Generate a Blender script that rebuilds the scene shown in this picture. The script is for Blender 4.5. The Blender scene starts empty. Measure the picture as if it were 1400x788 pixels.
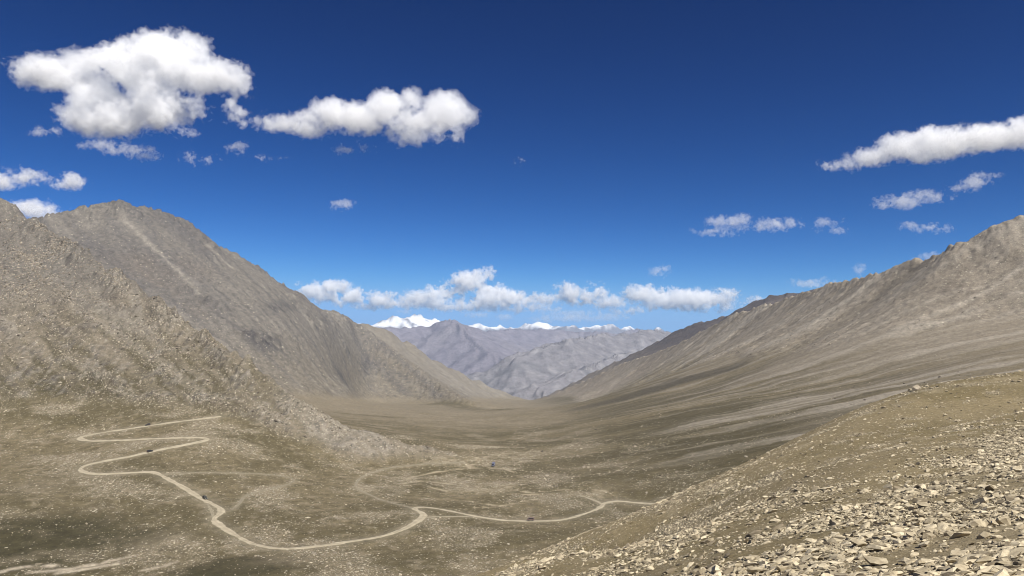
import bpy, bmesh, math, random, time
import numpy as np
from mathutils import Vector, Matrix
T0 = time.time()
rng = np.random.default_rng(7)
random.seed(7)
S = bpy.context.scene
C = S.collection

# ------------------------------------------------------------------ camera
F_PX, CX, CY, HOR = 1057.0, 700.0, 394.0, 465.0      # focal length in photo pixels, photo centre, eye-level row
PITCH = math.atan((HOR - CY) / F_PX)
cam_d = bpy.data.cameras.new('camera')
cam = bpy.data.objects.new('camera', cam_d)
C.objects.link(cam)
cam.location = (0, 0, 0)
cam.rotation_euler = (math.radians(90) + PITCH, 0, 0)
cam_d.sensor_width = 36.0
cam_d.lens = 36.0 * F_PX / 1400.0
cam_d.clip_start = 0.5
cam_d.clip_end = 400000.0
S.camera = cam

# ------------------------------------------------------------------ sky, sun, exposure
SUN_EL, SUN_AZ = math.radians(53), math.radians(142)   # azimuth clockwise from +Y (the view direction)
W = bpy.data.worlds.new('World')
S.world = W
W.use_nodes = True
wn, wl = W.node_tree.nodes, W.node_tree.links
bg = wn['Background']
sky = wn.new('ShaderNodeTexSky')
sky.sky_type = 'NISHITA'
sky.sun_disc = False
sky.sun_elevation = SUN_EL
sky.sun_rotation = SUN_AZ
sky.altitude = 4800
sky.air_density = 1.0
sky.dust_density = 0.1
sky.ozone_density = 3.0
# deep, saturated high-altitude blue: each channel of the sky texture gets its own contrast
sp_, cb_ = wn.new('ShaderNodeSeparateColor'), wn.new('ShaderNodeCombineColor')
wl.new(sky.outputs[0], sp_.inputs[0])
for k_, (g_, m_, cap_) in enumerate(((2.7, 0.040, 1.6), (1.95, 0.110, 3.2), (1.64, 0.196, 5.8))):
    pw_, mu_ = wn.new('ShaderNodeMath'), wn.new('ShaderNodeMath')
    pw_.operation, mu_.operation = 'POWER', 'MULTIPLY'
    pw_.inputs[1].default_value, mu_.inputs[1].default_value = g_, m_
    wl.new(sp_.outputs[k_], pw_.inputs[0])
    wl.new(pw_.outputs[0], mu_.inputs[0])
    sm_ = wn.new('ShaderNodeMath')
    sm_.operation = 'SMOOTH_MIN'
    sm_.inputs[1].default_value, sm_.inputs[2].default_value = cap_, cap_ * 0.5
    wl.new(mu_.outputs[0], sm_.inputs[0])
    wl.new(sm_.outputs[0], cb_.inputs[k_])
wl.new(cb_.outputs[0], bg.inputs[0])
bg.inputs[1].default_value = 0.10
sun_d = bpy.data.lights.new('sun', 'SUN')
sun_d.energy = 4.6
sun_d.angle = math.radians(0.53)
sun_d.color = (1.0, 0.955, 0.88)
sun = bpy.data.objects.new('sun', sun_d)
C.objects.link(sun)
sdir = Vector((math.sin(SUN_AZ) * math.cos(SUN_EL), math.cos(SUN_AZ) * math.cos(SUN_EL), math.sin(SUN_EL)))
sun.rotation_euler = sdir.to_track_quat('Z', 'Y').to_euler()
S.view_settings.view_transform = 'Standard'
S.view_settings.look = 'None'
S.view_settings.exposure = 0.62
S.view_settings.gamma = 1.0
S.cycles.use_denoising = True
S.cycles.max_bounces = 22
S.cycles.diffuse_bounces = 3
S.cycles.volume_bounces = 20
S.cycles.transparent_max_bounces = 64
S.cycles.volume_step_rate = 1.0
S.cycles.filter_width = 1.0


# ------------------------------------------------------------------ helpers
def P(px, py, d):
    """the world point that shows at a photo pixel, d metres ahead"""
    cp, sp = math.cos(PITCH), math.sin(PITCH)
    x, y, z = (px - CX), F_PX * cp - (CY - py) * sp, F_PX * sp + (CY - py) * cp
    return np.array((x / y * d, d, z / y * d))


def project(p):
    """photo pixel of world points (n,3)"""
    cp, sp = math.cos(PITCH), math.sin(PITCH)
    fw = p[..., 1] * cp + p[..., 2] * sp
    up = -p[..., 1] * sp + p[..., 2] * cp
    return CX + F_PX * p[..., 0] / fw, CY - F_PX * up / fw


def tag(o, label=None, cat=None, group=None, kind=None):
    for k, v in (('label', label), ('category', cat), ('group', group), ('kind', kind)):
        if v:
            o[k] = v
    return o


def mesh_obj(name, verts, faces, mat=None, parent=None, smooth=False):
    me = bpy.data.meshes.new(name)
    verts = np.asarray(verts, dtype=np.float32)
    if isinstance(faces, np.ndarray):
        nf, k = faces.shape
        me.vertices.add(len(verts))
        me.vertices.foreach_set('co', verts.ravel())
        me.loops.add(nf * k)
        me.loops.foreach_set('vertex_index', faces.astype(np.int32).ravel())
        me.polygons.add(nf)
        me.polygons.foreach_set('loop_start', np.arange(0, nf * k, k, dtype=np.int32))
        me.update(calc_edges=True)
    else:
        me.from_pydata([tuple(map(float, v)) for v in verts], [], faces)
    if smooth:
        me.polygons.foreach_set('use_smooth', np.ones(len(me.polygons), dtype=bool))
    if mat:
        me.materials.append(mat)
    o = bpy.data.objects.new(name, me)
    C.objects.link(o)
    if parent:
        o.parent = parent
    return o


def new_mat(name):
    m = bpy.data.materials.new(name)
    m.use_nodes = True
    nt = m.node_tree
    return m, nt.nodes, nt.links, nt.nodes['Principled BSDF']


def flat_mat(name, col, rough=0.6, metal=0.0):
    m, n, l, b = new_mat(name)
    nz = n.new('ShaderNodeTexNoise')
    nz.inputs['Scale'].default_value = 6
    mx = n.new('ShaderNodeMix')
    mx.data_type = 'RGBA'
    mx.inputs['A'].default_value = (*[c * 0.8 for c in col], 1)
    mx.inputs['B'].default_value = (*[min(1, c * 1.2) for c in col], 1)
    l.new(nz.outputs[0], mx.inputs['Factor'])
    l.new(mx.outputs['Result'], b.inputs['Base Color'])
    b.inputs['Roughness'].default_value = rough
    b.inputs['Metallic'].default_value = metal
    return m


def smooth01(a, b, x):
    t = np.clip((x - a) / (b - a), 0, 1)
    return t * t * (3 - 2 * t)


def _hash(ix, iy, seed):
    h = (ix.astype(np.uint32) * np.uint32(374761393) + iy.astype(np.uint32) * np.uint32(668265263) + np.uint32(seed * 974634777 & 0xffffffff))
    h = (h ^ (h >> np.uint32(13))) * np.uint32(1274126177)
    h = h ^ (h >> np.uint32(16))
    return h


def vnoise(x, y, seed=0):
    """gradient noise about -1..1"""
    x0, y0 = np.floor(x), np.floor(y)
    fx, fy = (x - x0).astype(np.float32), (y - y0).astype(np.float32)
    ix, iy = x0.astype(np.int64).astype(np.int32), y0.astype(np.int64).astype(np.int32)
    u, v = fx * fx * fx * (fx * (fx * 6 - 15) + 10), fy * fy * fy * (fy * (fy * 6 - 15) + 10)

    def g(dx, dy):
        a = _hash(ix + dx, iy + dy, seed).astype(np.float32) * np.float32(2 * math.pi / 4294967296.0)
        return np.cos(a) * (fx - dx) + np.sin(a) * (fy - dy)
    n00, n10, n01, n11 = g(0, 0), g(1, 0), g(0, 1), g(1, 1)
    return ((n00 * (1 - u) + n10 * u) * (1 - v) + (n01 * (1 - u) + n11 * u) * v) * 1.5


def fbm(x, y, wl0, octaves, seed=0, gain=0.5, ridged=False):
    out, amp, w, tot = 0.0, 1.0, wl0, 0.0
    for k in range(octaves):
        n = vnoise(x / w + 17.3 * k, y / w - 9.1 * k, seed + k)
        if ridged:
            n = 1 - 2 * np.abs(n)
        out = out + amp * n
        tot += amp
        amp *= gain
        w *= 0.5
    return out / tot


def dens(pts, n):
    """resample a polyline (k,m) to n points evenly in plan"""
    pts = np.asarray(pts, float)
    s = np.r_[0, np.cumsum(np.hypot(*np.diff(pts[:, :2], axis=0).T))]
    t = np.linspace(0, s[-1], n)
    return np.stack([np.interp(t, s, pts[:, k]) for k in range(pts.shape[1])], 1)
# ------------------------------------------------------------------ terrain: one height field made of ridges and the valley floor
def tps_fit(pts, lam=0.0):
    pts = np.asarray(pts, float)
    xy, z = pts[:, :2] / 1000.0, pts[:, 2]
    r = np.hypot(xy[:, None, 0] - xy[None, :, 0], xy[:, None, 1] - xy[None, :, 1])
    K = np.where(r > 0, r * r * np.log(r + 1e-12), 0) + lam * np.eye(len(z))
    A = np.zeros((len(z) + 3, len(z) + 3))
    A[:len(z), :len(z)] = K
    A[:len(z), -3] = 1
    A[:len(z), -2:] = xy
    A[-3:, :len(z)] = A[:len(z), -3:].T
    w = np.linalg.solve(A, np.r_[z, 0, 0, 0])

    def f(x, y):
        x, y = x / 1000.0, y / 1000.0
        out = w[-3] + w[-2] * x + w[-1] * y
        for (a, b), c in zip(xy, w):
            r2 = (x - a) ** 2 + (y - b) ** 2
            out = out + c * 0.5 * r2 * np.log(r2 + 1e-12)
        return out
    return f


def roof(crest, n, prof, back=1.0):
    """ridge: crest height of the nearest crest point less a drop that grows with the distance"""
    L = dens([P(*c) for c in crest], n)
    seg = np.hypot(*np.diff(L[:, :2], axis=0).T).mean()

    def f(x, y):
        sw = np.zeros_like(x)
        sz = np.zeros_like(x)
        d2m = np.full_like(x, 1e18)
        far = np.zeros(x.shape, bool)
        for (a, b, c), (a1, b1, c1) in zip(L[:-1], L[1:]):
            ux, uy = a1 - a, b1 - b
            t = np.clip(((x - a) * ux + (y - b) * uy) / (ux * ux + uy * uy), 0, 1)
            d2 = (x - a - t * ux) ** 2 + (y - b - t * uy) ** 2
            if back != 1.0:
                far = np.where(d2 < d2m, ux * (y - b) - uy * (x - a) > 0, far)
            np.minimum(d2m, d2, out=d2m)
            w = 1.0 / (d2 + (0.35 * seg) ** 2) ** 3
            sw += w
            sz += w * (c + t * (c1 - c))
        return sz / sw - prof(np.sqrt(d2m) * np.where(far, back, 1.0)), np.sqrt(d2m)
    return f


def concave(s0, s1, L):
    return lambda d: s1 * d + (s0 - s1) * L * (1 - np.exp(-d / L))


# valley floor and the brown lower slope on the right
V_PTS = [P(*p) for p in [
    (0, 780, 420), (200, 775, 430), (350, 775, 420), (520, 775, 420), (700, 760, 440),
    (395, 750, 455), (300, 700, 520), (220, 646, 600), (110, 638, 615), (0, 650, 590), (0, 700, 500), (150, 710, 500),
    (285, 600, 690), (110, 597, 705), (0, 600, 690), (270, 572, 760), (100, 560, 775), (0, 555, 780), (-150, 560, 760),
    (330, 590, 735), (420, 640, 680), (520, 735, 480), (580, 700, 540), (490, 655, 670), (420, 690, 560),
    (520, 645, 715), (600, 634, 760), (650, 632, 790), (700, 712, 540), (780, 713, 530), (820, 690, 585), (880, 687, 600), (960, 690, 560),
    (600, 665, 665), (700, 660, 680), (700, 640, 780), (660, 690, 590),
    (680, 605, 1050), (620, 592, 1230), (540, 577, 1450), (450, 563, 1620), (400, 556, 1700),
    (680, 572, 1900), (620, 572, 1800), (700, 562, 2800), (640, 563, 2500), (722, 553, 4000), (724, 550, 4600),
    (800, 640, 760), (900, 660, 640), (800, 600, 1010), (900, 600, 900), (1000, 600, 790), (1000, 640, 640), (900, 560, 1200), (1000, 560, 1030),
    (1100, 560, 880), (800, 572, 1500), (740, 580, 1500), (1200, 520, 1030), (1100, 520, 1180), (1000, 525, 1500), (1400, 480, 930), (1300, 500, 960), (1550, 470, 900),
    (930, 519, 1980), (860, 540, 2000), (800, 556, 2050), (760, 562, 2300), (1000, 500, 1800), (1100, 480, 1650), (1200, 470, 1330),
]]
V_PTS += [np.array(p, float) for p in [(300, 2650, -262), (560, 2650, -240), (420, 2350, -225), (250, 2350, -240),
                                       (-200, 200, -112), (-60, 220, -108), (80, 260, -112), (-400, 200, -90), (-600, 400, -60), (-900, 200, 0),
                                       (200, 400, -95), (350, 450, -70), (500, 400, -40), (700, 300, 0), (0, -300, -80), (800, -200, 40), (-800, -300, 40), (0, -900, -100)]]
tps_v = tps_fit(V_PTS, 1e-4)
# near slope the photographer stands on
N_PTS = [P(*p) for p in [
    (1400, 788, 30), (1250, 788, 36), (1050, 788, 47), (900, 788, 66), (800, 788, 84), (700, 788, 112), (640, 800, 150),
    (1400, 700, 56), (1400, 640, 86), (1400, 590, 130), (1400, 550, 180), (1400, 515, 235), (1320, 522, 228), (1250, 532, 222), (1180, 558, 212), (1100, 596, 200),
    (1000, 642, 185), (900, 688, 172), (800, 736, 155), (1250, 700, 66), (1100, 700, 82), (1000, 740, 76), (1250, 620, 110), (1150, 640, 115), (1050, 690, 100), (900, 740, 100), (1550, 600, 100), (1550, 500, 240)]]
N_PTS += [np.array(p, float) for p in [(0, 0, -1.7), (10, 8, -3.4), (-8, 8, -5.6), (-14, -2, -5.2), (0, 14, -6.0), (25, 0, -1.0), (60, 0, 4.0), (0, -20, -1.5), (60, 60, -6.0), (-30, 30, -24.0), (0, 60, -26.0),
                                       (-60, 90, -62), (-10, 200, -78), (70, 290, -74), (140, 320, -62), (230, 330, -46), (320, 330, -30), (300, 200, 6), (-60, 0, -28), (-120, 40, -64), (150, 0, 14), (100, -80, 14), (-60, -60, -22), (0, 130, -52)]]
tps_n = tps_fit(N_PTS, 2e-7)

L1c = [(-260, 120, 1500), (-110, 205, 1450), (0, 276, 1330), (60, 318, 1230), (110, 346, 1150), (200, 406, 1010), (270, 452, 930), (330, 492, 867), (420, 557, 790), (470, 584, 775), (520, 602, 770), (600, 620, 785), (650, 631, 800)]
L2c = [(-200, 340, 2000), (-60, 320, 2150), (60, 300, 2300), (100, 291, 2400), (132, 283, 2450), (148, 286, 2480), (166, 282, 2500), (205, 293, 2560), (266, 313, 2700), (288, 334, 2760), (320, 352, 2850), (360, 378, 3000), (400, 401, 3150), (440, 425, 3300), (480, 433, 3450),
       (520, 466, 3400), (560, 497, 3300), (600, 531, 3150), (640, 562, 2900)]
L3c = [(300, 430, 4300), (440, 440, 4000), (480, 440, 3950), (506, 438, 4000), (530, 451, 4050), (590, 490, 4200), (640, 516, 4350), (690, 540, 4450), (716, 551, 4500)]
R1c = [(1650, 230, 1350), (1500, 270, 1420), (1400, 303, 1450), (1350, 309, 1450), (1332, 321, 1460), (1310, 340, 1480), (1260, 356, 1600), (1200, 376, 1700), (1150, 389, 1900), (1100, 402, 2100), (1050, 418, 2300), (1000, 431, 2500), (960, 455, 2800), (905, 480, 3200), (870, 493, 3500), (840, 505, 3700), (790, 530, 3950), (745, 550, 4150)]
R2c = [(1300, 350, 3300), (1150, 392, 3500), (1062, 404, 3700), (1030, 412, 3800), (990, 433, 3900), (940, 446, 4200), (900, 468, 4400), (860, 488, 4600), (800, 516, 4900), (738, 549, 5200)]
F1c = [(520, 560, 7125), (600, 535, 6900), (640, 515, 6750), (675, 497, 6750), (703, 487, 6825), (733, 477, 6975), (758, 470, 7125), (793, 463, 7350), (825, 462, 7650), (854, 463, 7800), (870, 456, 7950), (887, 452, 8250), (905, 455, 8625), (960, 462, 9000), (1100, 450, 9375), (1400, 430, 9750)]
F1b = [(704, 545, 5400), (740, 530, 5550), (775, 512, 5850), (810, 500, 6225), (845, 488, 6600), (900, 480, 6975)]
F2c = [(300, 445, 10500), (480, 452, 10500), (545, 450, 10850), (585, 446, 11200), (604, 438, 11200), (616, 436, 11200), (628, 438, 11200), (641, 446, 11340), (656, 455, 11550), (690, 452, 12250), (720, 452, 12600), (750, 450, 12950), (790, 455, 12950), (815, 453, 12950), (850, 455, 12950), (866, 452, 13300), (900, 458, 13650), (1100, 453, 14000)]
F2b = [(627, 444, 10640), (640, 462, 10150), (670, 480, 9450), (690, 495, 8960)]
F3c = [(300, 440, 18360), (480, 444, 18360), (522, 440, 18700), (530, 437, 19040), (541, 431, 19040), (552, 437, 19040), (566, 431.5, 19380), (575, 433, 19380), (584, 439, 19720), (594, 437, 19720), (606, 443, 20400), (640, 444, 20400), (651, 442, 20400), (664, 446, 20400), (690, 447, 21080), (715, 446, 21080), (724, 444, 19720), (732, 438.5, 19720), (744, 441, 19720), (754, 447, 20060), (770, 448, 19040), (779, 445, 19040), (790, 449, 19380), (804, 447, 20400), (817, 441, 20400), (825, 445, 20400), (834, 441.5, 20400), (848, 450, 20400), (862, 447, 21080), (878, 450, 21080), (890, 452, 21080), (899, 447.5, 21080), (908, 453, 21080), (960, 455, 21760), (1150, 446, 22440), (1400, 440, 22440)]
# name, crest, samples, profile
RIDGES = [
    ('left_spur', L1c, 26, concave(0.60, 0.36, 80)),
    ('left_mountain', L2c, 44, concave(0.62, 0.30, 700)),
    ('left_far_slope', L3c, 14, concave(0.60, 0.35, 700)),
    ('right_mountain', R1c, 42, concave(0.90, 0.30, 300)),
    ('right_far_shoulder', R2c, 16, concave(0.55, 0.35, 700)),
    ('haze_blue_hill', F1c, 28, concave(0.50, 0.30, 1500)),
    ('haze_blue_hill', F1b, 10, concave(0.50, 0.30, 1500)),
    ('distant_range', F2c, 90, concave(0.42, 0.25, 2500)),
    ('distant_range', F2b, 8, concave(0.42, 0.25, 2500)),
    ('snow_range', F3c, 300, concave(0.60, 0.30, 2000)),
]
roofs = [roof(c, n, p, 2.2 if nm == 'left_spur' else 1.0) for nm, c, n, p in RIDGES]
LAYERS = ['valley_floor', 'near_slope', 'left_spur', 'left_mountain', 'left_far_slope', 'right_mountain', 'right_far_shoulder', 'haze_blue_hill', 'distant_range', 'snow_range']


def base_height(x, y):
    """smooth height and the number of the land form that makes it"""
    v = tps_v(x, y)
    r = np.hypot(x, y)
    lim = -40 - 0.085 * np.clip(y, 0, 6000)
    k = smooth01(4300, 5600, r)
    v = np.clip(v, -700, 400) * (1 - k) + (-520) * k
    # behind the camera and far out to the sides the land stays gentle
    side = smooth01(1.1, 2.2, np.abs(np.arctan2(x, y))) * smooth01(300, 1200, r)
    v = v * (1 - side) + (-60) * side
    nn = tps_n(x, y)
    kn = smooth01(260, 420, r)
    nn = nn * (1 - kn) + (-3000) * kn
    H = [v, nn]
    ids = [0, 1]
    for (nm, *_), f in zip(RIDGES, roofs):
        yc = [c[2] for c in _[0]]
        m = (r > 0.33 * min(yc)) & (r < 3.2 * max(yc)) & (np.abs(np.arctan2(x, y)) < 1.6)
        h = np.full(x.shape, -3000.0)
        h[m] = f(x[m], y[m])[0]
        H.append(h)
        ids.append(LAYERS.index(nm))
    H = np.stack(H)
    kk = np.array([10, 2.0, 3.0, 22, 30, 30, 40, 70, 70, 90, 90, 90])
    best = np.argmax(H, 0)
    m = H.max(0)
    # soft union so that slopes run out into the floor
    kloc = np.where(r < 320, 2.0, np.where(r < 1000, 2.0 + 6 * smooth01(320, 700, r), 8 + 40 * smooth01(1000, 2200, r)))
    s = np.zeros_like(m)
    for h in H:
        s += np.exp(np.clip((h - m) / kloc, -30, 0))
    return m + kloc * np.log(s) * 0.8, np.array(ids)[best]
# ------------------------------------------------------------------ the terrain grid: rings round the pass, close together where the view looks
def spaced(knots):
    """knots: (value, count to the next) -> 1-D array, spacing geometric when log"""
    out = []
    for (a, n), (b, _) in zip(knots[:-1], knots[1:]):
        out.append(np.linspace(a, b, n, endpoint=False))
    return np.concatenate(out + [[knots[-1][0]]])


Q = 1.0
rad = math.radians
RMAX = 28000.0
az_c = spaced([(-rad(179.9), 16), (-rad(70), 26), (-rad(37), int(430 * Q)), (rad(37), 26), (rad(70), 16), (rad(179.9), 0)])
lr_c = spaced([(math.log(1.5), 14), (math.log(24), int(70 * Q)), (math.log(120), int(50 * Q)), (math.log(320), int(195 * Q)), (math.log(1350), int(120 * Q)), (math.log(5000), int(75 * Q)), (math.log(9500), int(65 * Q)), (math.log(23000), 8), (math.log(RMAX), 0)])


def up2(a, axis):
    """insert cubic mid-points along an axis"""
    a = np.moveaxis(a, axis, 0)
    p = np.concatenate([2 * a[:1] - a[1:2], a, 2 * a[-1:] - a[-2:-1]])
    mid = (-p[:-3] + 9 * p[1:-2] + 9 * p[2:-1] - p[3:]) / 16.0
    out = np.empty((a.shape[0] * 2 - 1,) + a.shape[1:], a.dtype)
    out[0::2] = a
    out[1::2] = mid
    return np.moveaxis(out, 0, axis)


AA, RR = np.meshgrid(az_c, np.exp(lr_c), indexing='ij')
Hc, IDc = base_height(RR * np.sin(AA), RR * np.cos(AA))
print('base', time.time() - T0)
az, lr = up2(az_c, 0), up2(lr_c, 0)
H0 = up2(up2(Hc, 0), 1)
NA, NR = len(az), len(lr)
ID = IDc[(np.arange(NA) + 1) // 2][:, (np.arange(NR) + 1) // 2]
A2, R2 = np.meshgrid(az, np.exp(lr), indexing='ij')
X, Y = (R2 * np.sin(A2)).astype(np.float32), (R2 * np.cos(A2)).astype(np.float32)
rr = R2.astype(np.float32)


def grad(Hh):
    dr = np.gradient(Hh, axis=1) / np.gradient(R2, axis=1)
    da = np.gradient(Hh, axis=0) / (np.gradient(A2, axis=0) * R2)
    s, c = np.sin(A2), np.cos(A2)
    return (dr * s + da * c).astype(np.float32), (dr * c - da * s).astype(np.float32)


def blur(a, k, axis):
    ker = np.ones(2 * k + 1) / (2 * k + 1)
    pad = [(0, 0), (0, 0)]
    pad[axis] = (k + 1, k)
    c = np.cumsum(np.pad(a, pad, mode='edge'), axis=axis, dtype=np.float64)
    n = 2 * k + 1
    if axis == 0:
        return ((c[n:] - c[:-n]) / n).astype(np.float32)
    return ((c[:, n:] - c[:, :-n]) / n).astype(np.float32)


Hs = blur(blur(H0, 6, 0), 6, 1)
gx, gy = grad(Hs)
slope = np.hypot(gx, gy)
dx, dy = -gx / (slope + 1e-4), -gy / (slope + 1e-4)


def streak(wl0, length, seed, K=9):
    """noise drawn out along the fall line"""
    out = 0
    for t in np.linspace(-0.5, 0.5, K):
        x, y = X + dx * t * length, Y + dy * t * length
        out = out + vnoise(x / wl0, y / wl0, seed) * (0.5 + 0.5 * math.cos(2 * math.pi * t * 0.8))
    return out / (K * 0.35)


lay = {n: (ID == k) for k, n in enumerate(LAYERS)}


def soft(*names):
    m = np.zeros(ID.shape, np.float32)
    for n in names:
        m = np.maximum(m, lay[n].astype(np.float32))
    return blur(blur(m, 3, 0), 3, 1)


mN, mV, mL1, mL2, mL3 = soft('near_slope'), soft('valley_floor'), soft('left_spur'), soft('left_mountain'), soft('left_far_slope')
mR1, mR2, mF1, mF2, mF3 = soft('right_mountain'), soft('right_far_shoulder'), soft('haze_blue_hill'), soft('distant_range'), soft('snow_range')
steep = smooth01(0.22, 0.5, slope)

# noises shared by relief and colour
n_a = fbm(X, Y, 420, 5, 1)
n_b = fbm(X, Y, 90, 4, 11)
n_c = fbm(X, Y, 22, 4, 21)
n_d = fbm(X, Y, 6, 3, 31)
s_8 = streak(7, 80, 43)
right = smooth01(-20, 200, X - 0.02 * Y) * smooth01(500, 640, rr)
wR = np.clip(mR1 + mR2 + right * mV, 0, 1)
wL2, wL1 = np.clip(mL2 + mL3, 0, 1), mL1
wO = np.clip(1 - wR - wL2 - wL1, 0, 1)


def lin(ux, uy, w, L, seed):
    """noise drawn out along one direction (the fall line of a whole flank), gently bent"""
    al = X * ux + Y * uy
    ac = -X * uy + Y * ux + 0.5 * w * n_b + 40 * n_a
    return (vnoise(ac / w, al / L, seed) + 0.6 * vnoise(ac / w * 2.1, al / L * 2.3, seed + 1) + 0.35 * vnoise(ac / w * 4.3, al / L * 4.0, seed + 2)) * 0.8


def flank(w, L, seed):
    out = wR * lin(-0.99, 0.12, w, L, seed) + wL2 * lin(0.84, -0.55, w, L, seed + 5)
    return out + wL1 * lin(0.77, -0.64, w * 0.7, L * 0.5, seed + 10) + wO * vnoise(X / w, Y / w, seed + 15)


s_14 = flank(15, 320, 141)
s_30 = flank(30, 520, 161)
s_60 = flank(58, 900, 181)
s_80 = flank(95, 1000, 201)
s_300 = streak(230, 1900, 45, 11)
rg_far = fbm(X, Y, 2600, 7, 51, 0.52, True)
rg_mid = fbm(X, Y, 520, 6, 52, 0.5, True)
rg_near = fbm(X, Y, 70, 5, 53, 0.55, True)
print('noise', time.time() - T0)

R_ = dict()
D = np.zeros_like(X)
# near slope: hummocks
D += mN * (fbm(X, Y, 18, 4, 61) * 0.45 + n_d * 0.16 + s_8 * 0.12) * smooth01(6, 40, rr)
# valley floor: low terraces and hummocks
D += mV * (n_b * 1.6 + n_c * 0.55 + n_d * 0.12) * smooth01(250, 420, rr) * (1 - 0.5 * smooth01(1500, 3000, rr))
D += mV * smooth01(900, 1600, rr) * (n_a * 8 + s_30 * 1.5)
# left spur: crags high up, scree below
crag1 = smooth01(-70, 40, H0) * smooth01(0.0, 0.5, n_b + 0.35 + 0.6 * rg_near)
rg_fine = fbm(X, Y, 26, 4, 54, 0.6, True)
D += mL1 * (n_b * 4.5 + (rg_mid - .3) * 7 + rg_near * 1.8 + n_c * 1.0 + s_8 * 0.4 + n_d * 0.7 + s_30 * 1.0) + mL1 * crag1 * (rg_near * 4.5 + n_c * 2.5 + rg_fine * 3.0)
# left mountain: gullies and rock ribs
D += mL2 * (s_80 * 9 + s_30 * 3.0 + rg_mid * 10 + rg_near * 3.5 + n_c * 1.8 + rg_fine * 1.5)
crag2 = smooth01(0.1, 0.55, n_a + 0.5 * rg_mid) * smooth01(-150, 150, H0)
D += mL2 * crag2 * (rg_near * 8 + rg_mid * 8 + rg_fine * 3)
D += mL3 * (s_80 * 12 + s_30 * 4 + rg_mid * 6 + n_c)
D += mR1 * (s_80 * 7 + s_30 * 2.5 + rg_mid * 4 + rg_near * 1.2 + n_c * 0.8 + rg_fine * 0.5) + mR1 * smooth01(100, 220, H0) * (rg_near * 3)
D += mR2 * (s_80 * 9 + rg_mid * 12 + n_b * 2)
rg_f1 = fbm(X, Y, 1300, 6, 55, 0.55, True)
D += mF1 * ((rg_far - .3) * 25 + (rg_f1 - .3) * 50 + (rg_mid - .3) * 20 + s_80 * 12 + s_300 * 62)
D += mF2 * ((rg_far - .3) * 45 + (rg_f1 - .3) * 45 + (rg_mid - .3) * 15 + s_300 * 75)
D += mF3 * ((rg_far - .3) * 30 + (rg_f1 - .3) * 60 + (rg_mid - .3) * 40 + s_300 * 60)
H = (H0 + D).astype(np.float32)
print('relief', time.time() - T0)


def gidx(x, y):
    a = np.arctan2(x, y)
    r = np.log(np.maximum(np.hypot(x, y), 1.6))
    return np.interp(a, az, np.arange(NA)), np.interp(r, lr, np.arange(NR))


def sample(G, x, y):
    """bilinear look-up of a grid at plan points"""
    x, y = np.asarray(x, float), np.asarray(y, float)
    i, j = gidx(x, y)
    i0, j0 = np.clip(i.astype(int), 0, NA - 2), np.clip(j.astype(int), 0, NR - 2)
    u, v = i - i0, j - j0
    return (G[i0, j0] * (1 - u) + G[i0 + 1, j0] * u) * (1 - v) + (G[i0, j0 + 1] * (1 - u) + G[i0 + 1, j0 + 1] * u) * v


def hit(px, py, rmin=20, grid=None):
    """first terrain point along the line of sight of a photo pixel"""
    g = H if grid is None else grid
    d = P(px, py, 1.0)
    hl = math.hypot(d[0], d[1])
    rs = np.exp(lr)
    rs = rs[rs > rmin]
    x, y, z = d[0] / hl * rs, d[1] / hl * rs, d[2] / hl * rs
    hh = sample(g, x, y)
    below = np.nonzero(z < hh)[0]
    if len(below) == 0:
        return None
    k = below[0]
    if k == 0:
        return np.array((x[0], y[0], hh[0]))
    e0, e1 = z[k - 1] - hh[k - 1], z[k] - hh[k]
    t = e0 / (e0 - e1)
    r = rs[k - 1] * (1 - t) + rs[k] * t
    return np.array((d[0] / hl * r, d[1] / hl * r, float(sample(g, d[0] / hl * r, d[1] / hl * r))))
# ------------------------------------------------------------------ what the ground is made of: soil, grass, scree, gravel, snow
def world_line(pix, n=None, rmin=20):
    pts = [hit(px, py, rmin) for px, py in pix]
    pts = np.array([p for p in pts if p is not None]).reshape(-1, 3)
    return dens(pts, n) if n else pts


def smooth_line(pts, it=2):
    for _ in range(it):                                   # Chaikin corner cutting
        q, r = 0.75 * pts[:-1] + 0.25 * pts[1:], 0.25 * pts[:-1] + 0.75 * pts[1:]
        mid = np.empty((len(q) * 2, pts.shape[1]))
        mid[0::2], mid[1::2] = q, r
        pts = np.concatenate([pts[:1], mid, pts[-1:]])
    return pts


def near_line(pts, reach):
    """distance to a plan polyline, grid-wide (reach = how far it matters)"""
    out = np.full(X.shape, 1e6, np.float32)
    x0, y0 = pts[:, 0].min() - reach, pts[:, 1].min() - reach
    x1, y1 = pts[:, 0].max() + reach, pts[:, 1].max() + reach
    m = (X > x0) & (X < x1) & (Y > y0) & (Y < y1)
    x, y = X[m], Y[m]
    d = np.full(x.shape, 1e12, np.float32)
    for a, b in zip(pts[:-1], pts[1:]):
        ux, uy = b[0] - a[0], b[1] - a[1]
        t = np.clip(((x - a[0]) * ux + (y - a[1]) * uy) / (ux * ux + uy * uy + 1e-9), 0, 1)
        d = np.minimum(d, (x - a[0] - t * ux) ** 2 + (y - a[1] - t * uy) ** 2)
    out[m] = np.sqrt(d)
    return out


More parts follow.
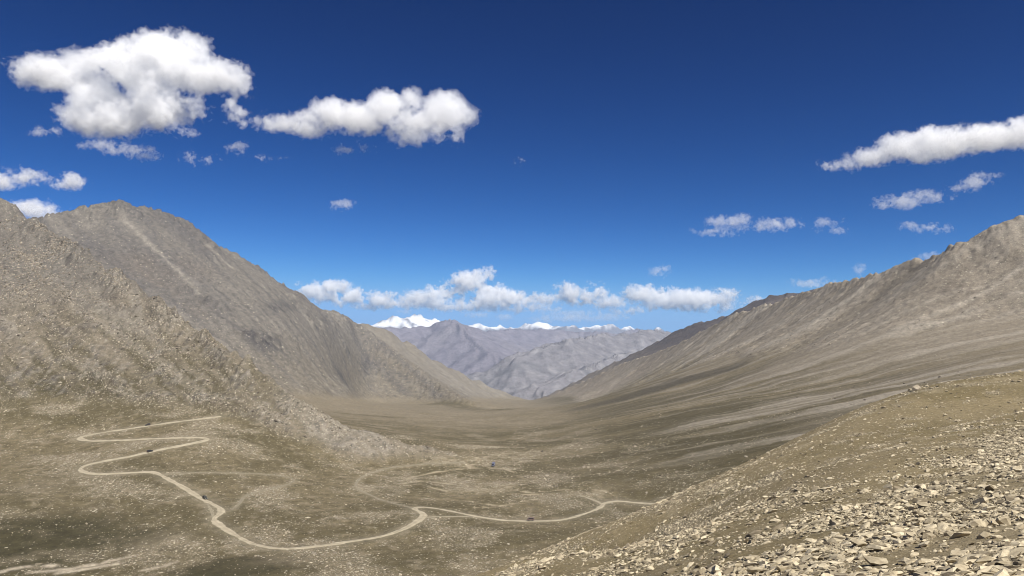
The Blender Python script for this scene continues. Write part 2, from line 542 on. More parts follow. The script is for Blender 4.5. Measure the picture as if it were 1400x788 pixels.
ROAD = [(302, 569), (285, 571.5), (261, 575), (230, 579), (201, 583), (175, 587), (151, 590), (128, 594), (114, 597), (108, 599.5), (112, 602), (124, 603), (150, 603), (176, 602.5), (220, 600.5), (250, 599), (274, 598.5), (285, 600), (282, 602.5), (268, 605.5), (250, 609), (233, 612.5), (204, 618.5), (176, 625), (150, 629), (132, 632.5), (118, 636), (110, 640), (110, 644), (120, 647), (139, 648), (176, 646.5), (198, 645.5), (212, 646), (223, 651), (237, 659), (252, 667), (264, 675), (277, 683), (296, 692.5), (303, 697), (302, 702), (294, 707), (292, 711), (299, 717), (321, 731), (340, 742), (360, 748), (388, 751.5), (432, 748), (482, 740), (520, 735), (555, 722.5), (572, 712.5), (580.5, 705), (576, 700), (568, 697), (566, 694.5), (576, 693.5), (592, 695), (611, 698), (649, 706), (681, 711), (725, 713), (757, 713), (775, 710), (792, 705), (810, 699), (822, 693), (826, 688), (840, 685), (864, 686.5), (890, 689)]
TRACKS = [
    ([(563, 694.5), (545, 690), (526, 685), (507, 677), (492, 671), (486, 664), (489, 656), (501, 648.5), (526, 640), (564, 636), (602, 634), (634, 632.5)], 2.2, 0.5, 'pale dirt track curving along the foot of the scree spur'),
    ([(582, 707.5), (600, 706.5), (618, 706.5), (640, 706.5), (656, 707.5)], 2.4, 0.7, 'short pale shortcut track beside the dirt road bend'),
    ([(226, 648.5), (250, 647), (283, 646.5), (320, 647), (350, 648), (380, 650), (398, 653.5), (403, 657), (394, 663), (363, 670.5), (340, 676), (331, 682), (329, 688), (316, 697)], 2.2, 0.45, 'faint looping track across the stony meadow'),
    ([(824, 690), (811, 683), (788, 677)], 3.0, 0.8, 'short pale track forking off toward the gravel pit'),
    ([(292, 709), (290, 700), (284, 690)], 2.0, 0.6, 'narrow cut-off track at the road kink below the hairpins'),
    ([(235, 681), (262, 676), (280, 671)], 1.6, 0.0, ''),
]
roadP = smooth_line(world_line(ROAD))
trackP = [smooth_line(world_line(t[0])) for t in TRACKS]
dRoad = near_line(roadP, 60)
# flatten the ground under the road and carve a small bench
bench = np.exp(-(dRoad / 7.0) ** 2)
H = (H * (1 - bench) + (H0 + 0.9 * mV * n_b) * bench).astype(np.float32)

def lines_mask(lines, width, wob=0.6):
    out = np.zeros(X.shape, np.float32)
    for pix in lines:
        p = world_line(pix)
        if len(p) < 2:
            continue
        p = smooth_line(p, 1)
        w = width * p[:, 1].mean() / F_PX                 # width given in photo pixels
        d = near_line(p, 6 * w)
        out = np.maximum(out, np.exp(-(d / (w * (1 + wob * n_c))) ** 2))
    return out


# broken rock along the ridge lines
for crest_, wid_, fine_, coarse_ in ((L2c, 70, 7, 9), (R1c[2:12], 45, 4, 6), (L1c[2:8], 26, 3.5, 3), (R2c, 60, 3, 6)):
    cl_ = near_line(np.array([P(*c) for c in crest_]), 5 * wid_)
    H = (H + np.exp(-(cl_ / wid_) ** 2) * (fine_ * (rg_fine - 0.3) + coarse_ * (rg_near - 0.3))).astype(np.float32)

# crags that break through the scree of the spur and the mountain behind it
cragm = mL1 * lines_mask([[(225, 425), (265, 455), (310, 485), (345, 512)], [(260, 420), (300, 465), (335, 495)], [(95, 340), (130, 365), (165, 400)], [(20, 300), (60, 330)], [(0, 425), (50, 430)], [(120, 515), (150, 520)]], 13, 0.9) * smooth01(-0.35, 0.25, n_b + n_c)
crags2 = mL2 * lines_mask([[(262, 398), (285, 412), (310, 425)], [(330, 460), (370, 468), (400, 462)], [(395, 405), (430, 428), (470, 436)], [(425, 440), (470, 470), (520, 510)], [(130, 286), (165, 290), (200, 300)], [(265, 318), (290, 338)]], 9, 0.9) * smooth01(-0.35, 0.25, n_b + n_c)
H = (H + cragm * (rg_fine * 7 + rg_near * 5.0 + n_d * 1.8) + crags2 * (rg_near * 14 + rg_fine * 7)).astype(np.float32)

SOIL, DARKVEG, GRAVEL = np.array((.150, .127, .080)), np.array((.092, .079, .044)), np.array((.36, .315, .23))
SCREE, GREYROCK, DARKROCK, TAN = np.array((.225, .195, .150)), np.array((.165, .150, .130)), np.array((.098, .091, .088)), np.array((.215, .186, .138))
PALE = np.array((.30, .275, .235))


def mixc(c, k, col):
    c = np.asarray(c, np.float32)
    return c + np.asarray(k, np.float32)[..., None] * (np.asarray(col, np.float32) - c)


def lines_mask(lines, width, wob=0.6):
    out = np.zeros(X.shape, np.float32)
    for pix in lines:
        p = world_line(pix)
        if len(p) < 2:
            continue
        p = smooth_line(p, 1)
        w = width * p[:, 1].mean() / F_PX                 # width given in photo pixels
        d = near_line(p, 6 * w)
        out = np.maximum(out, np.exp(-(d / (w * (1 + wob * n_c))) ** 2))
    return out


def blob(px, py, wx, rmin=20, wy=None):
    """soft patch round a ground point, half-widths in photo pixels across and (along the ground) in metres"""
    p = hit(px, py, rmin)
    if p is None:
        return 0
    w = wx * p[1] / F_PX
    wy = wy or w
    return np.exp(-(((X - p[0]) / w) ** 2 + ((Y - p[1]) / wy) ** 2) * (1 + 0.7 * n_b))


one = np.ones(X.shape, np.float32)
# valley floor and lower right slope
cv = mixc(np.zeros(X.shape + (3,)), one, SOIL)
veg = smooth01(-0.05, 0.25, n_a * 0.6 + n_b * 0.7 + 0.1)
cv = mixc(cv, veg * 0.75, DARKVEG)
cv = mixc(cv, smooth01(0.25, 0.6, n_c * 0.7 + n_b * 0.3) * 0.35, TAN)
tuft = fbm(X, Y, 9, 3, 72)
cv = mixc(cv, smooth01(0.05, 0.3, tuft + 0.5 * n_c) * 0.5 * smooth01(80, -60, X - 0.02 * Y), DARKVEG * 0.95)
cv = mixc(cv, smooth01(0.1, 0.35, -tuft + 0.6 * n_c - 0.1) * 0.45 * smooth01(80, -60, X - 0.02 * Y), TAN * 1.15)
# the long right flank: turf and debris drawn out down the slope
lo_r = mixc(np.zeros(X.shape + (3,), np.float32), one, SOIL)
lo_r = mixc(lo_r, smooth01(-0.35, 0.35, 1.1 * n_a + 0.5 * s_80) * 0.8, DARKVEG)
low_k = smooth01(-60, -120, H0 + 25 * n_a)
lo_r = mixc(lo_r, smooth01(-0.05, 0.5, s_60 + 0.5 * s_30 + 0.4 * s_80 + 0.25 * n_b - 0.05 - 0.15 * low_k) * (0.85 - 0.3 * low_k), PALE * 0.9)
lo_r = mixc(lo_r, smooth01(0.0, 0.5, -s_60 - 0.4 * s_30 + 0.5 * n_a + 0.25 * n_b + 0.3 * low_k) * 0.85, DARKVEG * 0.78)
lo_r = mixc(lo_r, smooth01(0.1, 0.6, s_14 + 0.3 * s_60) * 0.35, PALE)
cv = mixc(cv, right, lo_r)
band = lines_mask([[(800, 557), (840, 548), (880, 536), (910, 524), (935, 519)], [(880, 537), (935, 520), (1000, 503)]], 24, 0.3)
cv = mixc(cv, np.clip(band * 1.3, 0, 1) * 0.95, np.array((.035, .032, .024)))  # shadow streak along the bulge crest, painted into the ground colour
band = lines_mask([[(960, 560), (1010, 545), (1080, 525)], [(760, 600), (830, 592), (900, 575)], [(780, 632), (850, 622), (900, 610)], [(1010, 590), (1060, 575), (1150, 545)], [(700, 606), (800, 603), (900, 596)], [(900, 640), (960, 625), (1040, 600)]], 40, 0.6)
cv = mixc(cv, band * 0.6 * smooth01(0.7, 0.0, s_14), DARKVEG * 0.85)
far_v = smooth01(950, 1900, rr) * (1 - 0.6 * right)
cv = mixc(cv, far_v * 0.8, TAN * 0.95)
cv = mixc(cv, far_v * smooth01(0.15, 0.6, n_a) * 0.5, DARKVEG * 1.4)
dk = lines_mask([[(480, 566), (505, 568), (530, 570)], [(600, 552), (640, 556), (680, 561)], [(640, 605), (690, 606), (740, 606)], [(610, 600), (680, 596), (760, 585)]], 24)
cv = mixc(cv, dk * 0.75, DARKVEG)
# dark damp turf bottom left, gravel beds of the stream
dark_turf = np.maximum(blob(40, 745, 120, wy=42), np.maximum(blob(180, 740, 60, wy=18), blob(330, 775, 80, wy=16)))
cv = mixc(cv, np.clip(dark_turf * 1.8, 0, 1) * 0.92, np.array((.052, .047, .026)))
bed = lines_mask([[(0, 783), (22, 777), (48, 773), (72, 774)], [(40, 783), (90, 779), (130, 772), (165, 764), (180, 760)], [(80, 784), (120, 778), (160, 771)], [(195, 780), (222, 775), (240, 769)]], 4.5, 0.9)
cv = mixc(cv, np.clip(bed * 1.25, 0, 1) * smooth01(-0.5, 0.1, n_d + 0.7 * n_c + 0.5 * n_b), np.array((.40, .36, .295)))
# braided pale ground in the middle of the valley
braid = lines_mask([[(551, 659), (560, 653), (575, 650), (600, 645), (634, 641), (660, 640)], [(552, 661), (580, 657), (610, 662), (650, 664), (690, 663), (705, 670), (740, 678)], [(590, 667), (620, 674), (660, 676), (700, 675), (730, 677)],
                    [(600, 683), (630, 684), (655, 688), (680, 692)], [(650, 694), (690, 692), (712, 687), (735, 682)], [(640, 640), (652, 630), (668, 622), (690, 620)], [(668, 640), (690, 641), (700, 645)], [(715, 653), (740, 652), (760, 651)], [(740, 672), (790, 668), (830, 672)]], 3.0, 0.9)
cv = mixc(cv, np.clip(braid * 1.4, 0, 1) * smooth01(-0.45, 0.25, n_d + n_c + 0.6 * n_b) * 0.9, GRAVEL * 1.0)
pale_flat = np.clip(blob(660, 668, 45, wy=22) + blob(800, 676, 35, wy=22) + blob(690, 622, 30, wy=26) + blob(610, 626, 45, wy=30) + blob(500, 668, 16, wy=16), 0, 1)
cv = mixc(cv, pale_flat * 0.8 * smooth01(-0.3, 0.3, n_c + n_d), GRAVEL * 0.8)
# left stony meadow gets pale stony patches
stony = smooth01(0.0, 0.35, fbm(X, Y, 60, 5, 71, 0.62) + 0.05)
cv = mixc(cv, stony * 0.4 * (1 - right), TAN * 1.1)
bare = np.clip(blob(230, 738, 40, wy=18) + blob(60, 665, 50, wy=30) + blob(395, 765, 45, wy=12), 0, 1)
cv = mixc(cv, bare * 0.45, TAN * 1.1)

# near slope
cn = mixc(np.zeros(X.shape + (3,)), one, np.array((.185, .155, .097)))
nv = fbm(X, Y, 34, 4, 81)
cn = mixc(cn, smooth01(-0.1, 0.35, nv) * 0.7, np.array((.128, .106, .058)))
cn = mixc(cn, smooth01(0.1, 0.55, s_8 + 0.4 * n_c) * 0.5, GRAVEL * 0.8)
nstreak = lines_mask([[(1400, 562), (1370, 568), (1330, 578), (1300, 584)], [(1390, 578), (1340, 584), (1290, 592)], [(1240, 606), (1170, 626), (1120, 640)], [(1080, 640), (1020, 668), (960, 700), (900, 725)], [(1000, 690), (930, 720), (860, 752)], [(940, 760), (860, 775), (800, 786)]], 5, 0.8)
cn = mixc(cn, nstreak * 0.6, GRAVEL * 0.85)
cn = mixc(cn, 0.55 * smooth01(110, 40, rr) * smooth01(-0.4, 0.3, n_c), np.array((.24, .205, .145)))

# rock layers
c1 = mixc(np.zeros(X.shape + (3,)), one, SCREE * 1.05)
c1 = mixc(c1, smooth01(0, 130, H0 + 50 * n_b) * 0.75, GREYROCK * 1.15)
c1 = mixc(c1, smooth01(-0.05, 0.4, s_80 + 0.5 * s_30) * 0.6, PALE * 1.05)
c1 = mixc(c1, smooth01(0.1, 0.5, -s_80 - 0.3 * s_30 + 0.3 * n_b) * 0.55, np.array((.15, .128, .10)))
vegL1 = smooth01(-0.1, 0.45, n_b + 0.35 * s_30 - 0.2 + 0.9 * smooth01(60, -80, H0)) * smooth01(60, -70, H0)
c1 = mixc(c1, vegL1 * 0.7 * smooth01(-120, -420, X), SOIL * 0.9)
lowL1 = smooth01(70, -50, H0) * smooth01(-150, -380, X)
c1 = mixc(c1, lowL1 * smooth01(0.0, 0.25, s_14 + 0.3 * n_b + 0.05) * 0.8, DARKVEG * 1.1)
c1 = mixc(c1, smooth01(0.1, 0.35, 0.6 * s_8 + 0.6 * n_c + 0.4 * n_d) * 0.55, PALE * 1.2)
c1 = mixc(c1, smooth01(0.1, 0.35, -0.6 * s_8 + 0.6 * n_c + 0.4 * n_d) * 0.5, DARKROCK * 1.05)
c1 = mixc(c1, crag1 * 0.4 * smooth01(-0.2, 0.4, n_c), np.array((.135, .115, .098)))
c1 = mixc(c1, cragm * 0.75 * smooth01(0.5, -0.1, rg_fine), np.array((.075, .063, .053)))
c1 = mixc(c1, cragm * 0.4 * smooth01(0.3, 0.7, rg_fine), PALE * 1.2)
c1 = mixc(c1, lines_mask([[(185, 395), (188, 430), (200, 455)], [(112, 350), (130, 390), (140, 420)], [(20, 300), (60, 340), (95, 370)]], 6) * 0.6, PALE)
c1 = mixc(c1, smooth01(0.2, 0.6, n_b - 0.4 * n_a) * 0.3, np.array((.2, .165, .125)))

c2 = mixc(np.zeros(X.shape + (3,)), one, GREYROCK)
low2 = smooth01(60, -150, H0)
c2 = mixc(c2, low2 * 0.6, TAN * 0.85)
c2 = mixc(c2, smooth01(0.1, 0.6, s_80 + 0.5 * n_b) * 0.45, PALE * 0.72)
c2 = mixc(c2, smooth01(0.1, 0.45, s_14 + 0.4 * s_30) * 0.4, PALE * 0.8)
c2 = mixc(c2, smooth01(0.15, 0.5, -s_30 + 0.4 * n_b) * 0.45, DARKROCK * 1.1)
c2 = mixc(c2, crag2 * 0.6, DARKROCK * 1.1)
c2 = mixc(c2, smooth01(0.1, 0.6, n_a - 0.3 * s_80) * 0.3, np.array((.19, .155, .118)))
c2 = mixc(c2, lines_mask([[(168, 296), (200, 330), (235, 362), (262, 390), (272, 402)], [(285, 335), (302, 352), (318, 366)], [(400, 405), (418, 420)]], 3.2, 0.4) * 0.8, PALE * 0.95)
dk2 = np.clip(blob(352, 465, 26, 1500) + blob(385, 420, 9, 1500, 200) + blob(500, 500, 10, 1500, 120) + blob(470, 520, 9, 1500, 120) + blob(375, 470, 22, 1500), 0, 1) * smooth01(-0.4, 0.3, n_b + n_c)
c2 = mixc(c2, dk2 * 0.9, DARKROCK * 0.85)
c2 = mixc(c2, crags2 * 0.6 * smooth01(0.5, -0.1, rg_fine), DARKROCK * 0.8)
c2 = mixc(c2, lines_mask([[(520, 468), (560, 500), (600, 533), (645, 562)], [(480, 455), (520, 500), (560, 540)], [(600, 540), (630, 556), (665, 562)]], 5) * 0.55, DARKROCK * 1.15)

c3 = mixc(np.zeros(X.shape + (3,)), one, np.array((.205, .183, .150)))
c3 = mixc(c3, smooth01(0.0, 0.6, s_80) * 0.5, PALE * 0.85)
c3 = mixc(c3, smooth01(0.1, 0.6, -s_30 + n_b) * 0.3, GREYROCK)

cr = mixc(np.zeros(X.shape + (3,)), one, np.array((.225, .198, .160)))
cr = mixc(cr, smooth01(0.0, 0.5, s_60 + 0.5 * s_80 + 0.3 * s_30) * 0.7, PALE * 1.0)
cr = mixc(cr, smooth01(0.05, 0.4, s_14 + 0.4 * s_80) * 0.4, PALE)
cr = mixc(cr, smooth01(0.1, 0.6, -s_80 + 0.5 * n_b) * 0.55, np.array((.165, .142, .108)))
cr = mixc(cr, smooth01(120, 220, H0) * 0.5, GREYROCK * 1.25)
cr = mixc(cr, np.clip(blob(1300, 405, 30, 600, 60) + blob(1340, 380, 30, 600, 60), 0, 1) * 0.6 * smooth01(-0.2, 0.3, n_c + n_b), np.array((.115, .098, .080)))
cr = mixc(cr, lines_mask([[(1398, 362), (1370, 385), (1330, 408), (1280, 430), (1220, 450)], [(1330, 320), (1345, 312), (1370, 306)], [(965, 455), (935, 478), (905, 500)], [(905, 500), (860, 530), (830, 548)], [(960, 462), (925, 490)], [(870, 500), (830, 530), (800, 552)]], 4, 0.4) * 0.65, PALE * 1.15)
far_r = smooth01(2300, 3200, rr)
cr = mixc(cr, far_r * 0.4, np.array((.235, .200, .155)))

c4 = mixc(np.zeros(X.shape + (3,)), one, np.array((.120, .100, .088)))
c4 = mixc(c4, smooth01(20, -220, H0) * 0.8, np.array((.235, .20, .155)))
c4 = mixc(c4, smooth01(0.1, 0.6, s_80) * 0.4, np.array((.2, .17, .14)))

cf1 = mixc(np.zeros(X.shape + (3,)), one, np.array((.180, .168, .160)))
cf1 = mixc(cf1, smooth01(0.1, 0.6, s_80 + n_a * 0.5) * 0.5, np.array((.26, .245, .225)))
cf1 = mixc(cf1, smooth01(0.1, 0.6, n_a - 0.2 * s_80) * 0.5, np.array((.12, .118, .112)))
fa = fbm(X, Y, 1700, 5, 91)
cf2 = mixc(np.zeros(X.shape + (3,)), one, np.array((.185, .170, .172)))  # this and the snow range carry haze lavender in their rock colour
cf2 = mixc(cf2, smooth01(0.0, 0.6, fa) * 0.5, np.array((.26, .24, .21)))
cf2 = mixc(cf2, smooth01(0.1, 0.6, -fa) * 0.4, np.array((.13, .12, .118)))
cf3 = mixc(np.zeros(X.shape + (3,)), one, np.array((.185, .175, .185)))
SNOW = np.array((.72, .73, .75))
snow_line = 285 + 90 * fbm(X, Y, 700, 4, 95) + 80 * (rg_mid - .3)
_fx, _fy = grad(H.astype(np.float64))
slope_f = np.hypot(_fx, _fy)
sn3 = smooth01(-25, 25, H - snow_line)
cf3 = mixc(cf3, sn3 * smooth01(0.80, 0.52, rg_f1 * 0.5 + rg_mid * 0.5) * smooth01(1.5, 1.0, slope_f), SNOW)
sn2 = smooth01(260, 320, H - 40 * rg_mid) * smooth01(0.25, 0.5, rg_mid)
cf2 = mixc(cf2, sn2 * mF2, SNOW)

# the upper spur is the same rock as the mountain behind it
c1 = mixc(c1, smooth01(-10, 110, H0 + 30 * n_b + 25 * s_80) * 0.7, c2 * 1.12)
# the right flank goes over from turf to bare scree with height
kr = smooth01(-105, 25, H0 + 55 * s_80 + 45 * n_a + 15 * s_30)
wide = np.clip(right + mR1, 0, 1)
cv = mixc(cv, (kr * wide)[...] * 0.9, cr)
cr = mixc(cr, (1 - kr) * 0.9 * (1 - far_r), cv)
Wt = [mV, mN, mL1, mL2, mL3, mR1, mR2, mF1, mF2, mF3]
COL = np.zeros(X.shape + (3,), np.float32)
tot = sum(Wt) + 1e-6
TONE = ((.95, .915, .855), (1.12, 1.07, .96), (.76, .745, .71), (.92, .905, .88), (.9, .89, .87), (1.02, .99, .94), (.8, .8, .82), (1.0, 1.02, 1.12), (1.0, 1.0, 1.12), (1, 1, 1))  # bluish tones of the far hills put distance haze into the rock colour
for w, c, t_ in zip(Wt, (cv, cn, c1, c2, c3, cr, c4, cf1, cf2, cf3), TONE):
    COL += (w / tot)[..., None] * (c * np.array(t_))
# dust and graded earth beside the road
COL = mixc(COL, np.exp(-(dRoad / (7.0 + 3 * n_c)) ** 2) * 0.45, GRAVEL * 0.68)
for t, p in zip(TRACKS, trackP):
    COL = mixc(COL, np.exp(-(near_line(p, 30) / 3.5) ** 2) * 0.35, GRAVEL * 0.8)
# how many loose stones lie on it
n_nearstone = fbm(X, Y, 16, 4, 82) * 0.8 + 0.35 * s_8
crest_n = lines_mask([[(700, 786), (760, 760), (830, 727), (900, 692), (1000, 647), (1100, 601), (1180, 563), (1215, 547), (1250, 536), (1320, 527), (1400, 521)]], 9, 0.5)
pa, pb = hit(950, 788), hit(1400, 585)
side_n = ((X - pa[0]) * (pb[1] - pa[1]) - (Y - pa[1]) * (pb[0] - pa[0])) / math.hypot(pb[0] - pa[0], pb[1] - pa[1])
patch = fbm(X, Y, 13, 4, 83, 0.6)
dense_n = smooth01(-6, 10, side_n + 9 * patch)
near_stony = np.clip(0.07 + crest_n * (0.55 + 0.5 * patch) + nstreak * 0.9 + dense_n * smooth01(-0.22, 0.06, patch) + 0.75 * smooth01(0.12, 0.4, n_nearstone + 0.3 * patch) + 0.55 * smooth01(60, 25, X) * smooth01(-0.2, 0.3, patch), 0, 1)
bare_n = (near_stony * 0.55)[..., None]
COL = np.where(mN[..., None] > 0.5, COL * (1 - bare_n) + bare_n * np.array((.155, .132, .088)), COL)
STONE = mN * near_stony + mV * (0.14 + 0.86 * stony) * (1 - 0.8 * right) * (1 - np.clip(dark_turf, 0, 1) * 0.8) * smooth01(1500, 900, rr) + mL1 * (0.18 + 0.82 * smooth01(-0.15, 0.55, n_b + 0.5 * s_30 + 0.3 * n_c)) + mR1 * 0.25 + mL2 * 0.2
STONE = np.clip(STONE + 0.35 * pale_flat * mV, 0, 1) * (1 - np.exp(-(dRoad / 5.5) ** 2))
print('paint', time.time() - T0)

# ------------------------------------------------------------------ ground materials
def ground_mat(name, stone_scale, stone_amt, fine, bump_d, contrast=0.5):
    m, n, l, b = new_mat(name)
    b.inputs['Roughness'].default_value = 0.95
    b.inputs['Specular IOR Level'].default_value = 0.15
    col = n.new('ShaderNodeAttribute')
    col.attribute_name = 'Col'
    st = n.new('ShaderNodeAttribute')
    st.attribute_name = 'stone'
    geo = n.new('ShaderNodeNewGeometry')

    def noise(scale, detail=6, rough=0.65):
        q = n.new('ShaderNodeTexNoise')
        q.inputs['Scale'].default_value = scale
        q.inputs['Detail'].default_value = detail
        q.inputs['Roughness'].default_value = rough
        l.new(geo.outputs['Position'], q.inputs['Vector'])
        return q

    def math_(op, a, bb, clamp=False):
        q = n.new('ShaderNodeMath')
        q.operation = op
        q.use_clamp = clamp
        for k, v in ((0, a), (1, bb)):
            if isinstance(v, (int, float)):
                q.inputs[k].default_value = v
            else:
                l.new(v, q.inputs[k])
        return q.outputs[0]
    n1 = noise(fine, 9, 0.74)
    n2 = noise(fine * 5.3, 5, 0.7)
    mixn = math_('ADD', math_('MULTIPLY', n1.outputs[0], 0.6), math_('MULTIPLY', n2.outputs[0], 0.4))
    v1 = math_('MULTIPLY_ADD', mixn, contrast * 7.0)
    v1.node.inputs[2].default_value = 1 - contrast * 3.5
    v1 = math_('MINIMUM', math_('MAXIMUM', v1, 0.38), 1.8)
    vm = n.new('ShaderNodeVectorMath')
    vm.operation = 'SCALE'
    l.new(col.outputs['Color'], vm.inputs[0])
    l.new(v1, vm.inputs['Scale'])
    out = vm.outputs[0]
    rnd = None
    for sc, thr in ((stone_scale, 0.30), (stone_scale * 2.7, 0.34)):
        vo = n.new('ShaderNodeTexVoronoi')
        vo.inputs['Scale'].default_value = sc
        vo.inputs['Randomness'].default_value = 1.0
        l.new(geo.outputs['Position'], vo.inputs['Vector'])
        sep = n.new('ShaderNodeSeparateColor')
        l.new(vo.outputs['Color'], sep.inputs[0])
        # a cell holds a stone when its random number is below the local amount; its size varies too
        has = math_('LESS_THAN', sep.outputs[0], math_('MULTIPLY', st.outputs['Fac'], stone_amt))
        size = math_('MULTIPLY_ADD', sep.outputs[1], 0.22)
        size.node.inputs[2].default_value = thr * 0.6
        inside = math_('LESS_THAN', vo.outputs['Distance'], size)
        msk = math_('MULTIPLY', has, inside)
        shade = n.new('ShaderNodeMix')
        shade.data_type = 'RGBA'
        shade.inputs['A'].default_value = (.24, .21, .165, 1)
        shade.inputs['B'].default_value = (.50, .455, .355, 1)
        l.new(sep.outputs[2], shade.inputs['Factor'])
        mx = n.new('ShaderNodeMix')
        mx.data_type = 'RGBA'
        l.new(math_('MULTIPLY', msk, 0.85), mx.inputs['Factor'])
        l.new(out, mx.inputs['A'])
        l.new(shade.outputs['Result'], mx.inputs['B'])
        out = mx.outputs['Result']
    l.new(out, b.inputs['Base Color'])
    bp = n.new('ShaderNodeBump')
    bp.inputs['Strength'].default_value = 0.7
    bp.inputs['Distance'].default_value = bump_d
    l.new(mixn, bp.inputs['Height'])
    l.new(bp.outputs[0], b.inputs['Normal'])
    return m


GM = {
    'valley_floor': ground_mat('turf_and_stones', 0.45, 0.75, 0.16, 2.5, 0.42),
    'near_slope': ground_mat('near_turf_and_stones', 3.0, 0.95, 1.3, 0.35, 0.55),
    'left_spur': ground_mat('spur_scree', 0.40, 0.7, 0.18, 3.0, 0.52),
    'left_mountain': ground_mat('mountain_scree', 0.16, 0.45, 0.07, 9.0, 0.52),
    'left_far_slope': ground_mat('tan_scree', 0.06, 0.2, 0.03, 8.0, 0.25),
    'right_mountain': ground_mat('grey_scree', 0.2, 0.5, 0.08, 6.0, 0.5),
    'right_far_shoulder': ground_mat('dark_shoulder_rock', 0.05, 0.2, 0.03, 10.0, 0.3),
    'haze_blue_hill': ground_mat('hill_rock', 0.02, 0.0, 0.012, 25.0, 0.35),
    'distant_range': ground_mat('range_rock', 0.01, 0.0, 0.006, 50.0, 0.3),
    'snow_range': ground_mat('peak_rock_and_snow', 0.008, 0.0, 0.004, 60.0, 0.15),
}
vid = np.arange(NA * NR).reshape(NA, NR)
quads = np.stack([vid[:-1, :-1], vid[1:, :-1], vid[1:, 1:], vid[:-1, 1:]], -1).reshape(-1, 4)
qid = ID[:-1, :-1].ravel()
VERT = np.stack([X, Y, H], -1).reshape(-1, 3)
COLF = np.concatenate([COL.reshape(-1, 3), np.ones((NA * NR, 1))], 1).astype(np.float32)
STF = STONE.ravel().astype(np.float32)
# one shared set of normals so that no seam shows where two land forms meet
hx, hy = grad(H.astype(np.float64))
NRM = np.stack([-hx, -hy, np.ones_like(hx)], -1).reshape(-1, 3)
NRM /= np.linalg.norm(NRM, axis=1)[:, None]
for k, nm in enumerate(LAYERS):
    f = quads[qid == k]
    used, inv = np.unique(f, return_inverse=True)
    o = mesh_obj(nm, VERT[used], inv.reshape(-1, 4), GM[nm], smooth=True)
    tag(o, kind='structure')
    ca = o.data.color_attributes.new('Col', 'FLOAT_COLOR', 'POINT')
    ca.data.foreach_set('color', COLF[used].ravel())
    sa = o.data.attributes.new('stone', 'FLOAT', 'POINT')
    sa.data.foreach_set('value', STF[used])
    o.data.normals_split_custom_set_from_vertices([tuple(v) for v in NRM[used]])
print('ground', time.time() - T0)
# ------------------------------------------------------------------ dirt road and tracks: strips draped on the ground
def road_mat():
    m, n, l, b = new_mat('pale_road_dust')
    b.inputs['Roughness'].default_value = 0.95
    geo = n.new('ShaderNodeNewGeometry')
    nz = n.new('ShaderNodeTexNoise')
    nz.inputs['Scale'].default_value = 0.22
    nz.inputs['Detail'].default_value = 7
    l.new(geo.outputs['Position'], nz.inputs['Vector'])
    at = n.new('ShaderNodeAttribute')
    at.attribute_name = 'rut'
    rp = n.new('ShaderNodeValToRGB')
    rp.color_ramp.elements[0].position, rp.color_ramp.elements[1].position = 0.3, 0.7
    rp.color_ramp.elements[0].color = (.27, .232, .160, 1)
    rp.color_ramp.elements[1].color = (.41, .355, .255, 1)
    l.new(nz.outputs[0], rp.inputs[0])
    mx = n.new('ShaderNodeMix')
    mx.data_type = 'RGBA'
    l.new(at.outputs['Fac'], mx.inputs['Factor'])
    l.new(rp.outputs[0], mx.inputs['A'])
    mx.inputs['B'].default_value = (.165, .142, .093, 1)
    l.new(mx.outputs['Result'], b.inputs['Base Color'])
    return m


def strip(name, pts, width, mat, lift=0.22, edge=0.25, faint=0.0):
    pts = dens(pts, max(8, int(np.hypot(*np.diff(pts[:, :2], axis=0).T).sum() / 2.2)))
    t = np.gradient(pts[:, :2], axis=0)
    t /= np.linalg.norm(t, axis=1)[:, None] + 1e-9
    nrm = np.stack([t[:, 1], -t[:, 0]], 1)
    offs = np.array([-0.5, -0.36, -0.18, 0, 0.18, 0.36, 0.5])
    rut = np.array([0.55, 0.05, 0.0, 0.30, 0.0, 0.05, 0.55])
    s = np.arange(len(pts)) * 2.2
    wj = 1 + edge * vnoise(s / 14.0, s * 0 + 3.3, 5) + 0.5 * edge * vnoise(s / 5.0, s * 0 + 1.3, 6)
    verts, att = [], []
    for o, r in zip(offs, rut):
        jit = 0.22 * vnoise(s / 4.0, s * 0 + 20 * o, 9) * (abs(o) > 0.4)
        xy = pts[:, :2] + nrm * ((o * width * wj + jit * width))[:, None]
        z = sample(H, xy[:, 0], xy[:, 1]) + lift * (1 - 1.4 * (abs(o) > 0.45))
        verts.append(np.column_stack([xy, z]))
        att.append(np.clip(np.full(len(pts), r) + faint, 0, 1))
    n, k = len(pts), len(offs)
    V = np.stack(verts, 1).reshape(-1, 3)
    g = np.arange(n * k).reshape(n, k)
    f = np.stack([g[:-1, :-1], g[:-1, 1:], g[1:, 1:], g[1:, :-1]], -1).reshape(-1, 4)
    if np.cross(V[f[0, 1]] - V[f[0, 0]], V[f[0, 2]] - V[f[0, 0]])[2] < 0:
        f = np.ascontiguousarray(f[:, ::-1])
    o = mesh_obj(name, V, f, mat, smooth=True)
    a = o.data.attributes.new('rut', 'FLOAT', 'POINT')
    a.data.foreach_set('value', np.stack(att, 1).ravel().astype(np.float32))
    tag(o, kind='structure')
    return o


RM = road_mat()
roadP = np.vstack([roadP, roadP[-1] + (roadP[-1] - roadP[-8]) / np.linalg.norm(roadP[-1] - roadP[-8]) * 45])
strip('road', roadP, 4.5, RM, edge=0.6)
for (pix, w, k, lab), p in zip(TRACKS, trackP):
    if k > 0 and len(p) > 3:
        strip('track', p, w, RM, 0.12, 0.6, (1 - k) * 1.35)
